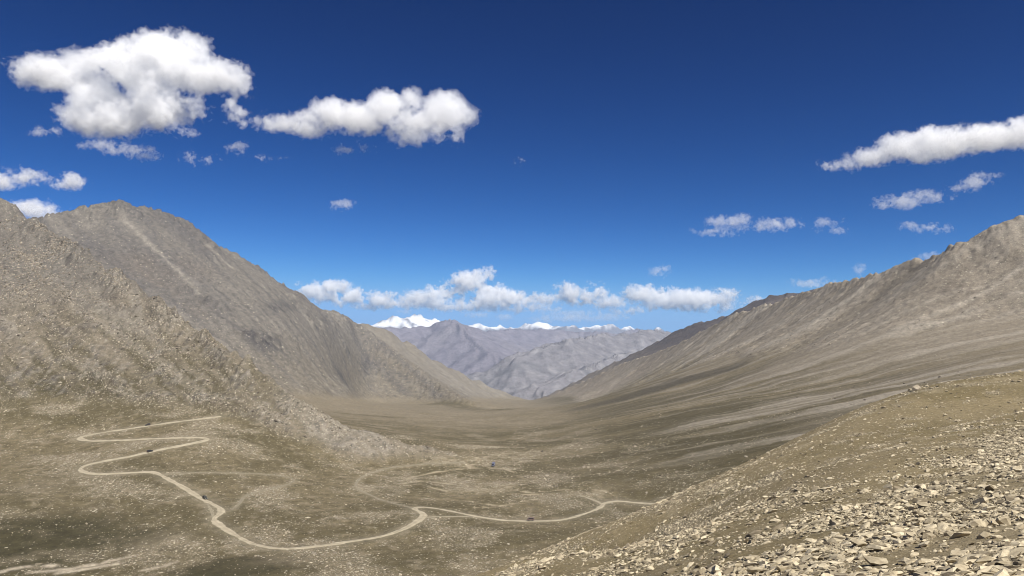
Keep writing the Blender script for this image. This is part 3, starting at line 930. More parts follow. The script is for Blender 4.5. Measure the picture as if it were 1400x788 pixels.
# ------------------------------------------------------------------ rocks
def rock_mat(name, ramp):
    m, n, l, b = new_mat(name)
    b.inputs['Roughness'].default_value = 0.9
    b.inputs['Specular IOR Level'].default_value = 0.2
    oi = n.new('ShaderNodeObjectInfo')
    rp = n.new('ShaderNodeValToRGB')
    e = rp.color_ramp.elements
    e[0].position, e[0].color = 0.0, (*ramp[0], 1)
    e[1].position, e[1].color = 1.0, (*ramp[-1], 1)
    for p, c in ((0.22, (*ramp[1], 1)), (0.6, (*ramp[2], 1))):
        q = e.new(p)
        q.color = c
    l.new(oi.outputs['Random'], rp.inputs[0])
    tc = n.new('ShaderNodeTexCoord')
    nz = n.new('ShaderNodeTexNoise')
    nz.inputs['Scale'].default_value = 2.2
    nz.inputs['Detail'].default_value = 6
    nz.inputs['Roughness'].default_value = 0.7
    l.new(tc.outputs['Object'], nz.inputs['Vector'])
    r2 = n.new('ShaderNodeValToRGB')
    r2.color_ramp.elements[0].position, r2.color_ramp.elements[0].color = 0.32, (.62, .58, .54, 1)
    r2.color_ramp.elements[1].position, r2.color_ramp.elements[1].color = 0.62, (1.08, 1.06, 1.02, 1)
    l.new(nz.outputs[0], r2.inputs[0])
    mx = n.new('ShaderNodeMix')
    mx.data_type = 'RGBA'
    mx.blend_type = 'MULTIPLY'
    mx.inputs['Factor'].default_value = 1
    l.new(rp.outputs[0], mx.inputs['A'])
    l.new(r2.outputs[0], mx.inputs['B'])
    l.new(mx.outputs['Result'], b.inputs['Base Color'])
    bp = n.new('ShaderNodeBump')
    bp.inputs['Strength'].default_value = 0.5
    bp.inputs['Distance'].default_value = 0.08
    l.new(nz.outputs[0], bp.inputs['Height'])
    l.new(bp.outputs[0], b.inputs['Normal'])
    return m


ROCK = rock_mat('pale_broken_rock', ((.20, .168, .118), (.36, .312, .222), (.50, .44, .318), (.64, .57, .42)))
BOULDER = rock_mat('valley_boulder_rock', ((.20, .172, .125), (.30, .262, .195), (.40, .355, .268), (.56, .51, .40)))
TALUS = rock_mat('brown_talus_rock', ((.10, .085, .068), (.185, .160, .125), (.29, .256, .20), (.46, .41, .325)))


def rock_mesh(k, flat, mat):
    """an angular broken block: the hull of random points cut by a few planes, about 1 m across"""
    r = random.Random(100 + k)
    bm = bmesh.new()
    for _ in range(13):
        a, z = r.uniform(0, 2 * math.pi), r.uniform(-1, 1)
        q = math.sqrt(1 - z * z)
        s = r.uniform(0.38, 0.56)
        bm.verts.new((math.cos(a) * q * s * r.uniform(0.8, 1.15), math.sin(a) * q * s * r.uniform(0.6, 0.95), z * s * flat))
    bmesh.ops.convex_hull(bm, input=list(bm.verts))
    for v in [v for v in bm.verts if not v.link_faces]:
        bm.verts.remove(v)
    for _ in range(2):
        nrm = Vector((r.uniform(-.4, .4), r.uniform(-.4, .4), 1)).normalized()
        bmesh.ops.bisect_plane(bm, geom=list(bm.verts) + list(bm.edges) + list(bm.faces), plane_co=nrm * 0.36 * flat * r.uniform(.6, 1), plane_no=nrm, clear_outer=True)
        ed = [e for e in bm.edges if e.is_boundary]
        if ed:
            bmesh.ops.edgeloop_fill(bm, edges=ed)
    bmesh.ops.recalc_face_normals(bm, faces=bm.faces)
    me = bpy.data.meshes.new('rock_shape')
    bm.to_mesh(me)
    bm.free()
    me.materials.append(mat)
    return me


def shapes(mat, flats):
    meshes = [rock_mesh(k, flats[k % 4], mat) for k in range(14)]
    col = bpy.data.collections.new('rock_shapes')
    for me in meshes:
        col.objects.link(bpy.data.objects.new('rock_shape', me))
    return meshes, col


ROCKS, SRC_N = shapes(ROCK, (0.45, 0.6, 0.8, 0.35))
_, SRC_V = shapes(BOULDER, (0.6, 0.8, 0.9, 0.5))
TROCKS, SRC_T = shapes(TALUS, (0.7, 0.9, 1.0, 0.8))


def normal_at(x, y):
    e = np.maximum(0.15, np.hypot(x, y) * 0.004)
    hx_ = (sample(H, x + e, y) - sample(H, x - e, y)) / (2 * e)
    hy_ = (sample(H, x, y + e) - sample(H, x, y - e)) / (2 * e)
    nn = np.stack([-hx_, -hy_, np.ones_like(hx_)], -1)
    return nn / np.linalg.norm(nn, axis=-1, keepdims=True)


def euler_for(nrm, tilt):
    """rotations that lay a rock on the slope with some tilt; returns XYZ eulers"""
    out = np.empty((len(nrm), 3), np.float32)
    for i, (nv_, t) in enumerate(zip(nrm, tilt)):
        v = Vector(nv_) + Vector((random.gauss(0, t), random.gauss(0, t), 0))
        q = v.to_track_quat('Z', 'Y') @ Matrix.Rotation(random.uniform(0, 6.283), 3, 'Z').to_quaternion()
        out[i] = q.to_euler()
    return out


def gn_rocks(name, src, mat, pos, rot, scl, idx, label):
    me = bpy.data.meshes.new(name)
    me.vertices.add(len(pos))
    me.vertices.foreach_set('co', np.asarray(pos, np.float32).ravel())
    for an, tp, data, fld in (('rot', 'FLOAT_VECTOR', rot, 'vector'), ('scl', 'FLOAT_VECTOR', scl, 'vector'), ('pick', 'INT', idx, 'value')):
        a = me.attributes.new(an, tp, 'POINT')
        a.data.foreach_set(fld, np.asarray(data, np.int32 if tp == 'INT' else np.float32).ravel())
    o = bpy.data.objects.new(name, me)
    C.objects.link(o)
    ng = bpy.data.node_groups.new(name, 'GeometryNodeTree')
    ng.interface.new_socket('Geometry', in_out='INPUT', socket_type='NodeSocketGeometry')
    ng.interface.new_socket('Geometry', in_out='OUTPUT', socket_type='NodeSocketGeometry')
    N, L = ng.nodes, ng.links
    gi, go = N.new('NodeGroupInput'), N.new('NodeGroupOutput')
    ip = N.new('GeometryNodeInstanceOnPoints')
    ci = N.new('GeometryNodeCollectionInfo')
    ci.inputs['Collection'].default_value = src
    ci.inputs['Separate Children'].default_value = True
    ci.inputs['Reset Children'].default_value = True
    ip.inputs['Pick Instance'].default_value = True
    L.new(gi.outputs[0], ip.inputs['Points'])
    L.new(ci.outputs[0], ip.inputs['Instance'])
    for an, tp, sock in (('rot', 'FLOAT_VECTOR', 'Rotation'), ('scl', 'FLOAT_VECTOR', 'Scale'), ('pick', 'INT', 'Instance Index')):
        na = N.new('GeometryNodeInputNamedAttribute')
        na.data_type = tp
        na.inputs['Name'].default_value = an
        L.new(na.outputs['Attribute'], ip.inputs[sock])
    L.new(ip.outputs[0], go.inputs[0])
    o.modifiers.new('scatter', 'NODES').node_group = ng
    me.materials.append(mat)
    tag(o, label, None, None, 'stuff')
    return o


def scatter(n, r0, r1, a0, a1, smin, smax, power, layer_ids, amount, dmin_px):
    """stones dropped evenly over the ground of a ring sector, thinned by how stony it is; power-law sizes"""
    r = np.sqrt(rng.uniform(r0 * r0, r1 * r1, n))
    a = np.radians(rng.uniform(a0, a1, n))
    x, y = r * np.sin(a), r * np.cos(a)
    i, j = gidx(x, y)
    lid = ID[np.round(i).astype(int), np.round(j).astype(int)]
    st = sample(STONE, x, y)
    keep = np.isin(lid, layer_ids) & (rng.random(n) < np.clip(st * amount, 0, 1))
    x, y, r = x[keep], y[keep], r[keep]
    s0 = np.maximum(smin, dmin_px * r / 773.0)
    s = s0 * (1 - rng.random(len(x)) * (1 - (s0 / smax) ** power)) ** (-1.0 / power)
    s = np.minimum(s, smax)
    return x, y, s


def place(x, y, s, tilt=0.22, tall=1.0):
    n = len(x)
    nn = normal_at(x, y)
    scl = np.stack([s * rng.uniform(0.85, 1.4, n), s * rng.uniform(0.7, 1.1, n), s * rng.uniform(0.6, 1.1, n) * tall], -1)
    z = sample(H, x, y) + scl[:, 2] * 0.10
    return np.stack([x, y, z], -1), euler_for(nn, np.full(n, tilt)), scl, rng.integers(0, len(ROCKS), n)


# stones of the near slope
NS = [scatter(*a) for a in (
    (78000, 26, 62, -8, 37, 0.09, 1.25, 1.65, [1], 1.0, 1.2),
    (80000, 62, 115, -12, 37, 0.15, 1.3, 1.9, [1], 0.9, 1.2),
    (90000, 115, 185, -14, 37, 0.22, 1.2, 2.6, [1], 0.85, 1.1),
    (80000, 185, 300, -10, 37, 0.30, 1.3, 2.8, [1], 0.85, 1.1))]
nx, ny, ns = [np.concatenate(q) for q in zip(*NS)]
pos, rot, scl, idx = place(nx, ny, ns, 0.25)
qx, qy = project(pos)
vis = (qx > -20) & (qx < 1420) & (qy < 800)
pos, rot, scl, idx, qx, qy = [q[vis] for q in (pos, rot, scl, idx, qx, qy)]
shown = scl[:, 0] / np.linalg.norm(pos, axis=1)
shown[(qx < 5) | (qx > 1395) | (qy > 783)] = 0
# is it in plain sight?
order = np.argsort(-shown)
big, rest = order[:285], order[285:]
gn_rocks('scree', SRC_N, ROCK, pos[rest], rot[rest], scl[rest], idx[rest], 'loose pale broken stones strewn over the near slope')
print('rocks in front', len(pos), time.time() - T0)

# boulders of the valley floor, the spur and the right slope
# single rocks one can point at: pixel, width in pixels, shape, height factor, label
HERO = [
    (1312, 760, 40, 0, 0.5, 'widest pale slab of the near slope, low at the right beside a dark gap'),
    (1352, 692, 17, 1, 0.8, 'tilted pale slab above the widest slab, dark hollow under its left end'),
    (1394, 700, 21, 2, 0.8, 'large pale block cut by the right border'),
    (1250, 716, 11, 5, 1.0, 'upright pale stone standing alone left of the stone field'),
    (1290, 721, 22, 4, 0.5, 'long grey slab lying left of the tilted pale slab'),
    (1373, 772, 30, 8, 0.5, 'broad cream slab in the bottom right corner'),
    (1294, 781, 34, 12, 0.5, 'cream slab at the bottom border under the widest slab'),
    (1156, 768, 20, 9, 0.6, 'bright cream block low on the near slope beside dark turf'),
    (1205, 784, 28, 13, 0.5, 'cream slab cut by the bottom border near the dark turf'),
    (1098, 786, 15, 3, 0.7, 'small cream block on the bottom border'),
    (1105, 724, 19, 7, 0.35, 'lone flat slab on bare brown turf of the near slope'),
    (1178, 675, 9, 6, 0.8, 'single bright stone in the middle of the near slope'),
    (1251, 534, 16, 10, 0.9, 'weathered brown outcrop standing on the crest of the near slope, overhang shade put into its colour'),
    (1226, 549, 10, 11, 0.8, 'pale block on the crest just below the brown outcrop'),
    (1208, 558, 9, 2, 0.8, 'pale block on the crest, lowest of the bright cluster'),
]
for px, py, wpx, sh, hh, lab in HERO:
    p = hit(px, py, 20)
    if p is None:
        continue
    s_ = wpx * p[1] / F_PX * 1.05
    o = bpy.data.objects.new('rock', (TROCKS if 'weathered brown' in lab else ROCKS)[sh % len(ROCKS)])  # crest outcrop takes the darker talus rock to stand for its overhang shade
    C.objects.link(o)
    e = euler_for(normal_at(np.array([p[0]]), np.array([p[1]])), [0.1])[0]
    o.location = (p[0], p[1], p[2] + s_ * 0.08)
    o.rotation_euler = e
    o.scale = (s_, s_ * 0.8, s_ * hh)
    tag(o, lab, 'rock', 'single rocks of the near slope')
# the larger of the other rocks, each told by its place next to one of those above
SHORT = ['widest pale slab', 'tilted slab with the hollow', 'block cut by the right border', 'upright lone stone', 'long grey slab', 'corner slab', 'slab at the bottom border', 'bright block beside dark turf', 'slab by the dark turf', 'small block on the border', 'lone flat slab', 'single bright mid-slope stone', 'brown crest outcrop', 'pale crest block', 'lowest crest block']
ORD = 'nearest second third fourth fifth sixth seventh eighth ninth tenth'.split()
hp = np.array([h[:2] for h in HERO], float)
near_h = np.argmin((qx[big][:, None] - hp[:, 0]) ** 2 + 4 * (qy[big][:, None] - hp[:, 1]) ** 2, 1)
count = {}
for k, h in sorted(zip(big, near_h), key=lambda t: (qx[t[0]] - hp[t[1], 0]) ** 2 + (qy[t[0]] - hp[t[1], 1]) ** 2):
    ddx, ddy = qx[k] - hp[h, 0], qy[k] - hp[h, 1]
    sec = int(round(math.atan2(-ddy, ddx) / (math.pi / 4))) % 8
    side = ('right of', 'up and right of', 'straight above', 'up and left of', 'left of', 'down and left of', 'straight below', 'down and right of')[sec]
    c = count[(h, sec)] = count.get((h, sec), 0) + 1
    nth = 'nearest' if c == 1 else (ORD[c - 1] if c <= 10 else '%dth' % c) + ' nearest'
    o = bpy.data.objects.new('rock', ROCKS[idx[k]])
    C.objects.link(o)
    o.location, o.rotation_euler, o.scale = pos[k], rot[k], scl[k]
    tag(o, 'pale rock, %s one %s the %s' % (nth, side, SHORT[h]), 'rock', 'larger rocks of the near slope')
B = scatter(120000, 400, 980, -37, 20, 0.55, 2.6, 2.7, [0], 0.8, 0.65)
gn_rocks('boulders', SRC_V, BOULDER, *place(*B, 0.2, 0.8), 'pale boulders scattered over the valley meadow')
B1 = scatter(190000, 600, 1500, -37, 2, 0.9, 4.2, 2.3, [2], 0.75, 0.9)
gn_rocks('talus', SRC_T, TALUS, *place(*B1, 0.35, 1.0), 'broken rock covering the spur on the left')
B2 = scatter(60000, 600, 2100, 0, 37, 1.3, 4.5, 2.8, [0, 5], 0.5, 0.9)
gn_rocks('rubble', SRC_T, TALUS, *place(*B2, 0.3, 0.8), 'scattered rubble on the long slope on the right')
print('boulders', len(B[0]), len(B1[0]), len(B2[0]), time.time() - T0)
# ------------------------------------------------------------------ vehicles on the road
TYRE, RIM, GLASS, LAMP, TAIL, TRIM = flat_mat('tyre_rubber', (.02, .02, .02), 0.9), flat_mat('dusty_rim', (.25, .24, .22), 0.4, 0.8), flat_mat('tinted_glass', (.03, .03, .03), 0.25), flat_mat('lamp_glass', (.8, .8, .75), 0.2), flat_mat('tail_lamp', (.35, .02, .02), 0.3), flat_mat('black_trim', (.03, .03, .03), 0.6)


def bm_obj(name, bm, mat, parent, bevel=0.0):
    if bevel:
        bmesh.ops.bevel(bm, geom=list(bm.edges), offset=bevel, segments=2, affect='EDGES', profile=0.6)
    bmesh.ops.recalc_face_normals(bm, faces=bm.faces)
    me = bpy.data.meshes.new(name)
    bm.to_mesh(me)
    bm.free()
    me.materials.append(mat)
    o = bpy.data.objects.new(name, me)
    C.objects.link(o)
    o.parent = parent
    return o


def prism(profile, w0, w1=None):
    """side profile (y, z) drawn across the width; w1: width at the highest points (tumblehome)"""
    bm = bmesh.new()
    zs = [p[1] for p in profile]
    z0, z1 = min(zs), max(zs)
    w1 = w0 if w1 is None else w1
    rows = []
    for s in (-1, 1):
        rows.append([bm.verts.new((s * 0.5 * (w0 + (w1 - w0) * (z - z0) / (z1 - z0 + 1e-9)), y, z)) for y, z in profile])
    bm.faces.new(rows[0])
    bm.faces.new(rows[1][::-1])
    n = len(profile)
    for i in range(n):
        bm.faces.new((rows[0][i], rows[1][i], rows[1][(i + 1) % n], rows[0][(i + 1) % n]))
    return bm


def boxm(x0, x1, y0, y1, z0, z1):
    bm = bmesh.new()
    bmesh.ops.create_cube(bm, size=1)
    for v in bm.verts:
        v.co = Vector(((x0 + x1) / 2 + v.co.x * (x1 - x0), (y0 + y1) / 2 + v.co.y * (y1 - y0), (z0 + z1) / 2 + v.co.z * (z1 - z0)))
    return bm


def disc(x, y, z, r, w):
    bm = bmesh.new()
    bmesh.ops.create_cone(bm, cap_ends=True, segments=16, radius1=r, radius2=r, depth=w)
    bmesh.ops.rotate(bm, verts=bm.verts, matrix=Matrix.Rotation(math.pi / 2, 3, 'Y'))
    bmesh.ops.translate(bm, verts=bm.verts, vec=(x, y, z))
    return bm


def wheels(root, ys, hw, r):
    for y in ys:
        for s in (-1, 1):
            t = bm_obj('wheel', disc(s * hw, y, r, r, 0.26), TYRE, root, 0.03)
            bm_obj('rim', disc(s * (hw + 0.125), y, r, r * 0.58, 0.04), RIM, t)


def suv(paint):
    root = bpy.data.objects.new('off_road_car', None)
    C.objects.link(root)
    L, Wd = 4.7, 1.88
    body = prism([(-2.3, .55), (-2.35, .8), (-2.32, 1.08), (-1.2, 1.12), (1.05, 1.15), (2.2, 1.0), (2.35, .85), (2.33, .5), (1.9, .42), (-1.9, .42)], Wd, Wd * 0.97)
    bm_obj('body', body, paint, root, 0.05)
    bm_obj('cabin', prism([(-2.25, 1.1), (-2.1, 1.78), (-1.8, 1.84), (0.2, 1.84), (0.45, 1.78), (1.1, 1.12)], Wd * 0.95, Wd * 0.76), paint, root, 0.05)
    bm_obj('windscreen', prism([(0.52, 1.74), (1.08, 1.18), (1.13, 1.18), (0.57, 1.75)], Wd * 0.80, Wd * 0.70), GLASS, root)
    bm_obj('rear_window', prism([(-2.16, 1.72), (-2.25, 1.25), (-2.28, 1.25), (-2.19, 1.73)], Wd * 0.78, Wd * 0.68), GLASS, root)
    for s in (-1, 1):
        for y0, y1, y2, y3 in ((-2.0, -1.15, -1.2, -1.95), (-1.08, -0.1, -0.1, -1.08), (-0.02, 0.78, 0.35, -0.02)):
            bm = bmesh.new()
            v = [bm.verts.new((s * xx, yy, zz)) for xx, yy, zz in ((Wd * .475, y0, 1.24), (Wd * .475, y1, 1.24), (Wd * .405, y2, 1.70), (Wd * .405, y3, 1.70))]
            f = bm.faces.new(v)
            ex = bmesh.ops.extrude_face_region(bm, geom=[f])
            bmesh.ops.translate(bm, verts=[q for q in ex['geom'] if isinstance(q, bmesh.types.BMVert)], vec=(s * 0.03, 0, 0.0))
            bm_obj('side_window', bm, GLASS, root)
        bm_obj('headlight', boxm(s * .6 - .17, s * .6 + .17, 2.3, 2.38, .78, .95), LAMP, root, 0.02)
        bm_obj('tail_light', boxm(s * .82 - .08, s * .82 + .08, -2.38, -2.31, .75, 1.05), TAIL, root, 0.01)
        bm_obj('mirror', boxm(s * 1.02 - .09, s * 1.02 + .09, .75, .87, 1.18, 1.36), TRIM, root, 0.02)
    bm_obj('bumper', boxm(-.92, .92, 2.28, 2.46, .42, .66), TRIM, root, 0.04)
    bm_obj('bumper', boxm(-.92, .92, -2.46, -2.28, .42, .66), TRIM, root, 0.04)
    bm_obj('roof_rack', boxm(-.62, .62, -1.7, .1, 1.86, 1.93), TRIM, root, 0.02)
    wheels(root, (-1.4, 1.45), 0.82, 0.39)
    return root


def van(paint):
    root = bpy.data.objects.new('van', None)
    C.objects.link(root)
    bm_obj('body', prism([(-2.35, .45), (-2.4, 1.0), (-2.3, 2.0), (-2.15, 2.1), (1.05, 2.1), (1.3, 2.0), (1.95, 1.2), (2.4, 1.05), (2.45, .5)], 1.86, 1.7), paint, root, 0.06)
    bm_obj('windscreen', prism([(1.36, 1.97), (1.95, 1.26), (2.0, 1.27), (1.41, 1.99)], 1.62, 1.55), GLASS, root)
    bm_obj('rear_window', prism([(-2.28, 1.9), (-2.36, 1.3), (-2.4, 1.3), (-2.32, 1.9)], 1.5, 1.45), GLASS, root)
    for s in (-1, 1):
        for y0, y1 in ((-2.0, -1.0), (-.9, .2), (.3, 1.25)):
            x = .905 if y0 else .9
            bm_obj('side_window', boxm(s * x - .03, s * x + .03, y0, y1, 1.3, 1.82), GLASS, root)
        bm_obj('headlight', boxm(s * .65 - .17, s * .65 + .17, 2.4, 2.48, .78, .98), LAMP, root, 0.02)
        bm_obj('tail_light', boxm(s * .82 - .07, s * .82 + .07, -2.44, -2.36, .8, 1.2), TAIL, root, 0.01)
    bm_obj('bumper', boxm(-.92, .92, 2.4, 2.56, .4, .64), TRIM, root, 0.04)
    bm_obj('bumper', boxm(-.92, .92, -2.52, -2.36, .4, .64), TRIM, root, 0.04)
    wheels(root, (-1.4, 1.5), 0.8, 0.36)
    return root


def truck():
    root = bpy.data.objects.new('truck', None)
    C.objects.link(root)
    blue, white = flat_mat('blue_grey_panel', (.13, .14, .20), 0.5), flat_mat('white_panel', (.72, .72, .74), 0.5)
    bm_obj('cargo_box', boxm(-1.2, 1.2, -3.6, 1.4, 1.1, 3.9), blue, root, 0.05)
    bm_obj('side_band', boxm(-1.24, 1.24, -3.64, 1.44, 2.0, 2.45), white, root, 0.01)
    cab = bm_obj('cab', prism([(1.55, .9), (1.55, 3.0), (2.9, 3.0), (3.2, 2.0), (3.25, .9)], 2.3, 2.15), blue, root, 0.06)
    bm_obj('windscreen', prism([(2.93, 2.9), (3.2, 2.05), (3.24, 2.05), (2.97, 2.9)], 2.0, 1.9), GLASS, cab)
    bm_obj('chassis', boxm(-.5, .5, -3.5, 3.1, .7, 1.08), TRIM, root)
    for s in (-1, 1):
        bm_obj('headlight', boxm(s * .85 - .15, s * .85 + .15, 3.24, 3.31, 1.05, 1.25), LAMP, root)
    wheels(root, (-2.4, 2.3), 1.02, 0.5)
    return root


def park(root, px, py, label, cat, offset=0.0, back=False, line=None):
    pts = dens(roadP if line is None else line, 900)
    p = hit(px, py, 200)
    k = int(np.argmin(np.hypot(pts[:, 0] - p[0], pts[:, 1] - p[1])))
    t = pts[min(k + 3, 899), :2] - pts[max(k - 3, 0), :2]
    t /= np.linalg.norm(t)
    if back:
        t = -t
    x, y = pts[k, 0] + t[1] * offset, pts[k, 1] - t[0] * offset
    e = 2.0
    za, zb = sample(H, x + t[0] * e, y + t[1] * e), sample(H, x - t[0] * e, y - t[1] * e)
    root.location = (x, y, float(sample(H, x, y)) + 0.24)
    root.rotation_euler = (math.atan2(float(za - zb), 2 * e), 0, math.atan2(-t[0], t[1]))
    tag(root, label, cat, 'vehicles on the dirt road')


park(suv(flat_mat('dark_brown_paint', (.040, .030, .024), 0.7)), 202, 582.5, 'dark brown off-road car on the topmost leg of the hairpin road', 'car', 0.8)
park(suv(flat_mat('black_paint', (.022, .019, .017), 0.7)), 204.5, 618, 'black off-road car on the middle leg of the hairpins', 'car', 0.8, True)
park(suv(flat_mat('dark_green_paint', (.06, .058, .045), 0.7)), 277, 683, 'dark grey-green off-road car on the straight below the hairpins', 'car', -1.4)
park(van(flat_mat('maroon_grey_paint', (.15, .105, .09), 0.7)), 726, 713, 'dusty maroon-grey van driving along the valley road', 'van', 0.5, True)
tr = truck()
p = hit(674.5, 638, 200)
tr.location = (p[0], p[1], p[2] + 0.05)
tr.rotation_euler = (0, 0, math.radians(172))
tag(tr, 'blue-grey truck with a white band parked on the pale valley gravel', 'truck')
# ------------------------------------------------------------------ clouds: billowing bodies with a thin veil of vapour round them, high beyond the valley
def fft_noise(shape, beta, seed, kmin=0.0, stretch=(1, 1, 1)):
    r = np.random.default_rng(seed)
    w = np.fft.rfftn(r.standard_normal(shape).astype(np.float32))
    kx = np.fft.fftfreq(shape[0])[:, None, None] * stretch[0]
    ky = np.fft.fftfreq(shape[1])[None, :, None] * stretch[1]
    kz = np.fft.rfftfreq(shape[2])[None, None, :] * stretch[2]
    k = np.sqrt(kx * kx + ky * ky + kz * kz)
    k[0, 0, 0] = 1
    amp = np.where(k > kmin, (k + kmin * 0.5) ** (-beta / 2.0), 0)
    amp[0, 0, 0] = 0
    n = np.fft.irfftn(w * amp, s=shape, axes=(0, 1, 2))
    return (n / n.std()).astype(np.float32)


def surface_nets(f):
    """closed quad surface of f = 0 (f > 0 inside) on a unit grid; f must be negative on the border"""
    s = f > 0
    nx, ny, nz = f.shape
    acc = np.zeros((nx - 1, ny - 1, nz - 1, 3), np.float32)
    cnt = np.zeros((nx - 1, ny - 1, nz - 1), np.float32)
    for ax in range(3):
        a, b = [slice(None)] * 3, [slice(None)] * 3
        a[ax], b[ax] = slice(0, -1), slice(1, None)
        fa, fb = f[tuple(a)], f[tuple(b)]
        cr = s[tuple(a)] != s[tuple(b)]
        t = np.where(cr, fa / np.where(cr, fa - fb, 1), 0)
        o1, o2 = [k for k in range(3) if k != ax]
        for d1 in (0, 1):
            for d2 in (0, 1):
                sl = [slice(None)] * 3
                sl[o1] = slice(d1, d1 + f.shape[o1] - 1)
                sl[o2] = slice(d2, d2 + f.shape[o2] - 1)
                c, tt = cr[tuple(sl)], t[tuple(sl)]
                cnt += c
                acc[..., ax] += np.where(c, tt, 0)
                acc[..., o1] += c * d1
                acc[..., o2] += c * d2
    has = cnt > 0
    idx = np.full(has.shape, -1, np.int64)
    idx[has] = np.arange(has.sum())
    V = np.argwhere(has) + acc[has] / cnt[has][:, None]
    Fs = []
    for ax in range(3):
        a, b = [slice(1, -1)] * 3, [slice(1, -1)] * 3
        a[ax], b[ax] = slice(0, -1), slice(1, None)
        sa, sb = s[tuple(a)], s[tuple(b)]
        o1, o2 = [(1, 2), (2, 0), (0, 1)][ax]
        for flip, m in ((False, sa & ~sb), (True, ~sa & sb)):
            p = np.argwhere(m)
            if not len(p):
                continue
            q = p.copy()
            q[:, [k for k in range(3) if k != ax]] += 1
            def cell(d1, d2):
                c = q.copy()
                c[:, o1] -= d1
                c[:, o2] -= d2
                return idx[c[:, 0], c[:, 1], c[:, 2]]
            quad = np.stack([cell(1, 1), cell(0, 1), cell(0, 0), cell(1, 0)], 1)
            Fs.append(quad[:, ::-1] if flip else quad)
    return V, np.concatenate(Fs)


def vapour(name, dens_per_px, d):
    """white droplets: a volume, with the faintest skin so that the cloud has an edge"""
    m, n, l, b = new_mat(name)
    n.remove(b)
    v = n.new('ShaderNodeVolumePrincipled')
    v.inputs['Color'].default_value = (1, 1, 1, 1)
    v.inputs['Anisotropy'].default_value = -0.05
    v.inputs['Density'].default_value = dens_per_px * F_PX / d
    l.new(v.outputs[0], n['Material Output'].inputs['Volume'])
    tr, df, mx = n.new('ShaderNodeBsdfTransparent'), n.new('ShaderNodeBsdfDiffuse'), n.new('ShaderNodeMixShader')
    df.inputs[0].default_value = (.95, .95, .95, 1)
    mx.inputs[0].default_value = 0.012
    l.new(tr.outputs[0], mx.inputs[1])
    l.new(df.outputs[0], mx.inputs[2])
    l.new(mx.outputs[0], n['Material Output'].inputs['Surface'])
    return m


def cloud(bottom, blobs, label, vox=2.0, rough=9.0, seed=1, inner=3.0, veil=0.028, body=0.042, beta=4.2, wisp=0.0, depth=1.0, dist=None, core=0.0, fine=0.30):
    """blobs: (px, py, rx, ry[, rz]) in photo pixels; bottom: pixel row of the underside, which sets the distance (cloud base about 1.25 km up)"""
    d = dist or 1250.0 / ((HOR - bottom) / F_PX)
    B = np.array([(q[0], -q[1], q[2], q[3], (q[4] if len(q) > 4 else 0.8 * min(q[2], q[3] * 2.0)) * depth) for q in blobs], float)
    pad = rough * 1.7 + 4 * vox
    lo = np.array([(B[:, 0] - B[:, 2]).min(), (-B[:, 4]).min(), (B[:, 1] - B[:, 3]).min()]) - pad
    hi = np.array([(B[:, 0] + B[:, 2]).max(), (B[:, 4]).max(), (B[:, 1] + B[:, 3]).max()]) + pad
    n = np.ceil((hi - lo) / vox).astype(int)
    n += n % 2
    gx_, gy_, gz_ = [(lo[k] + vox * np.arange(n[k])).astype(np.float32) for k in range(3)]
    f = np.full(n, -1e3, np.float32)
    for cx, cz, rx, rz, ry in B:
        q = np.sqrt(((gx_ - cx) / rx)[:, None, None] ** 2 + (gy_ / ry)[None, :, None] ** 2 + ((gz_ - cz) / rz)[None, None, :] ** 2)
        f2 = (1 - q) * min(rx, ry, rz)
        k = 5.0
        f = np.maximum(f, f2) + k * 0.25 * np.clip(1 - np.abs(f - f2) / k, 0, 1) ** 2
    nz = fft_noise(tuple(n), beta, seed, kmin=0.35 * vox / (rough * 6))
    n2 = fft_noise(tuple(n), 3.2, seed + 50, kmin=0.5 * vox / (rough * 2.0))
    billow = 1.0 - 1.6 * np.abs(nz)                       # cauliflower heads
    f = f + rough * (0.45 * billow + 0.45 * nz + fine * n2)
    if wisp:
        f = f - wisp * smooth01(-0.2, 1.3, fft_noise(tuple(n), 3.4, seed + 9, kmin=0.02))
    f[[0, -1]] = f[:, [0, -1]] = f[:, :, [0, -1]] = -5
    mid = np.array([(B[:, 0] * B[:, 2]).sum() / B[:, 2].sum(), 0, (B[:, 1] * B[:, 2]).sum() / B[:, 2].sum()])
    k = d / F_PX
    root = bpy.data.objects.new('cloud', None)
    C.objects.link(root)
    root.location = P(mid[0], -mid[2], d)
    tag(root, label, 'cloud', 'white clouds in the sky')
    for nm, thr, dn in (('veil', 0.0, veil * 0.7), ('billow', inner, body * 0.7), ('core', inner * 2.6, core)):
        if dn > 0 and (f > thr).sum() > 40:
            V, Fq = surface_nets(f - thr)
            mesh_obj(nm, (lo + V * vox - mid) * k, Fq, vapour('vapour', dn, d), root, smooth=True)
    return root


cloud(190, [(215, 85, 60, 44), (255, 74, 34, 32), (170, 98, 58, 38), (110, 100, 46, 30), (60, 98, 44, 22), (22, 96, 20, 11), (290, 108, 42, 26), (326, 112, 22, 24), (324, 140, 22, 20), (336, 158, 18, 10), (140, 138, 46, 32), (150, 162, 60, 26), (215, 148, 56, 28), (270, 148, 38, 15), (110, 155, 26, 22), (128, 172, 26, 16)],
      'largest white cumulus cloud, filling the upper left sky', 2.0, 12, 3, wisp=4, depth=0.9, inner=4.0, core=0.035, fine=0.24)
cloud(203, [(345, 166, 28, 8), (385, 170, 36, 11), (425, 170, 34, 18), (455, 158, 34, 24), (490, 162, 40, 22), (530, 150, 34, 28), (555, 143, 26, 24), (560, 170, 50, 20), (610, 153, 34, 30), (635, 160, 20, 12), (605, 186, 30, 17), (570, 188, 40, 12)],
      'long white cloud tapering to the left, touching the largest one', 2.0, 8, 6, wisp=2, inner=3.5, core=0.035, fine=0.24)
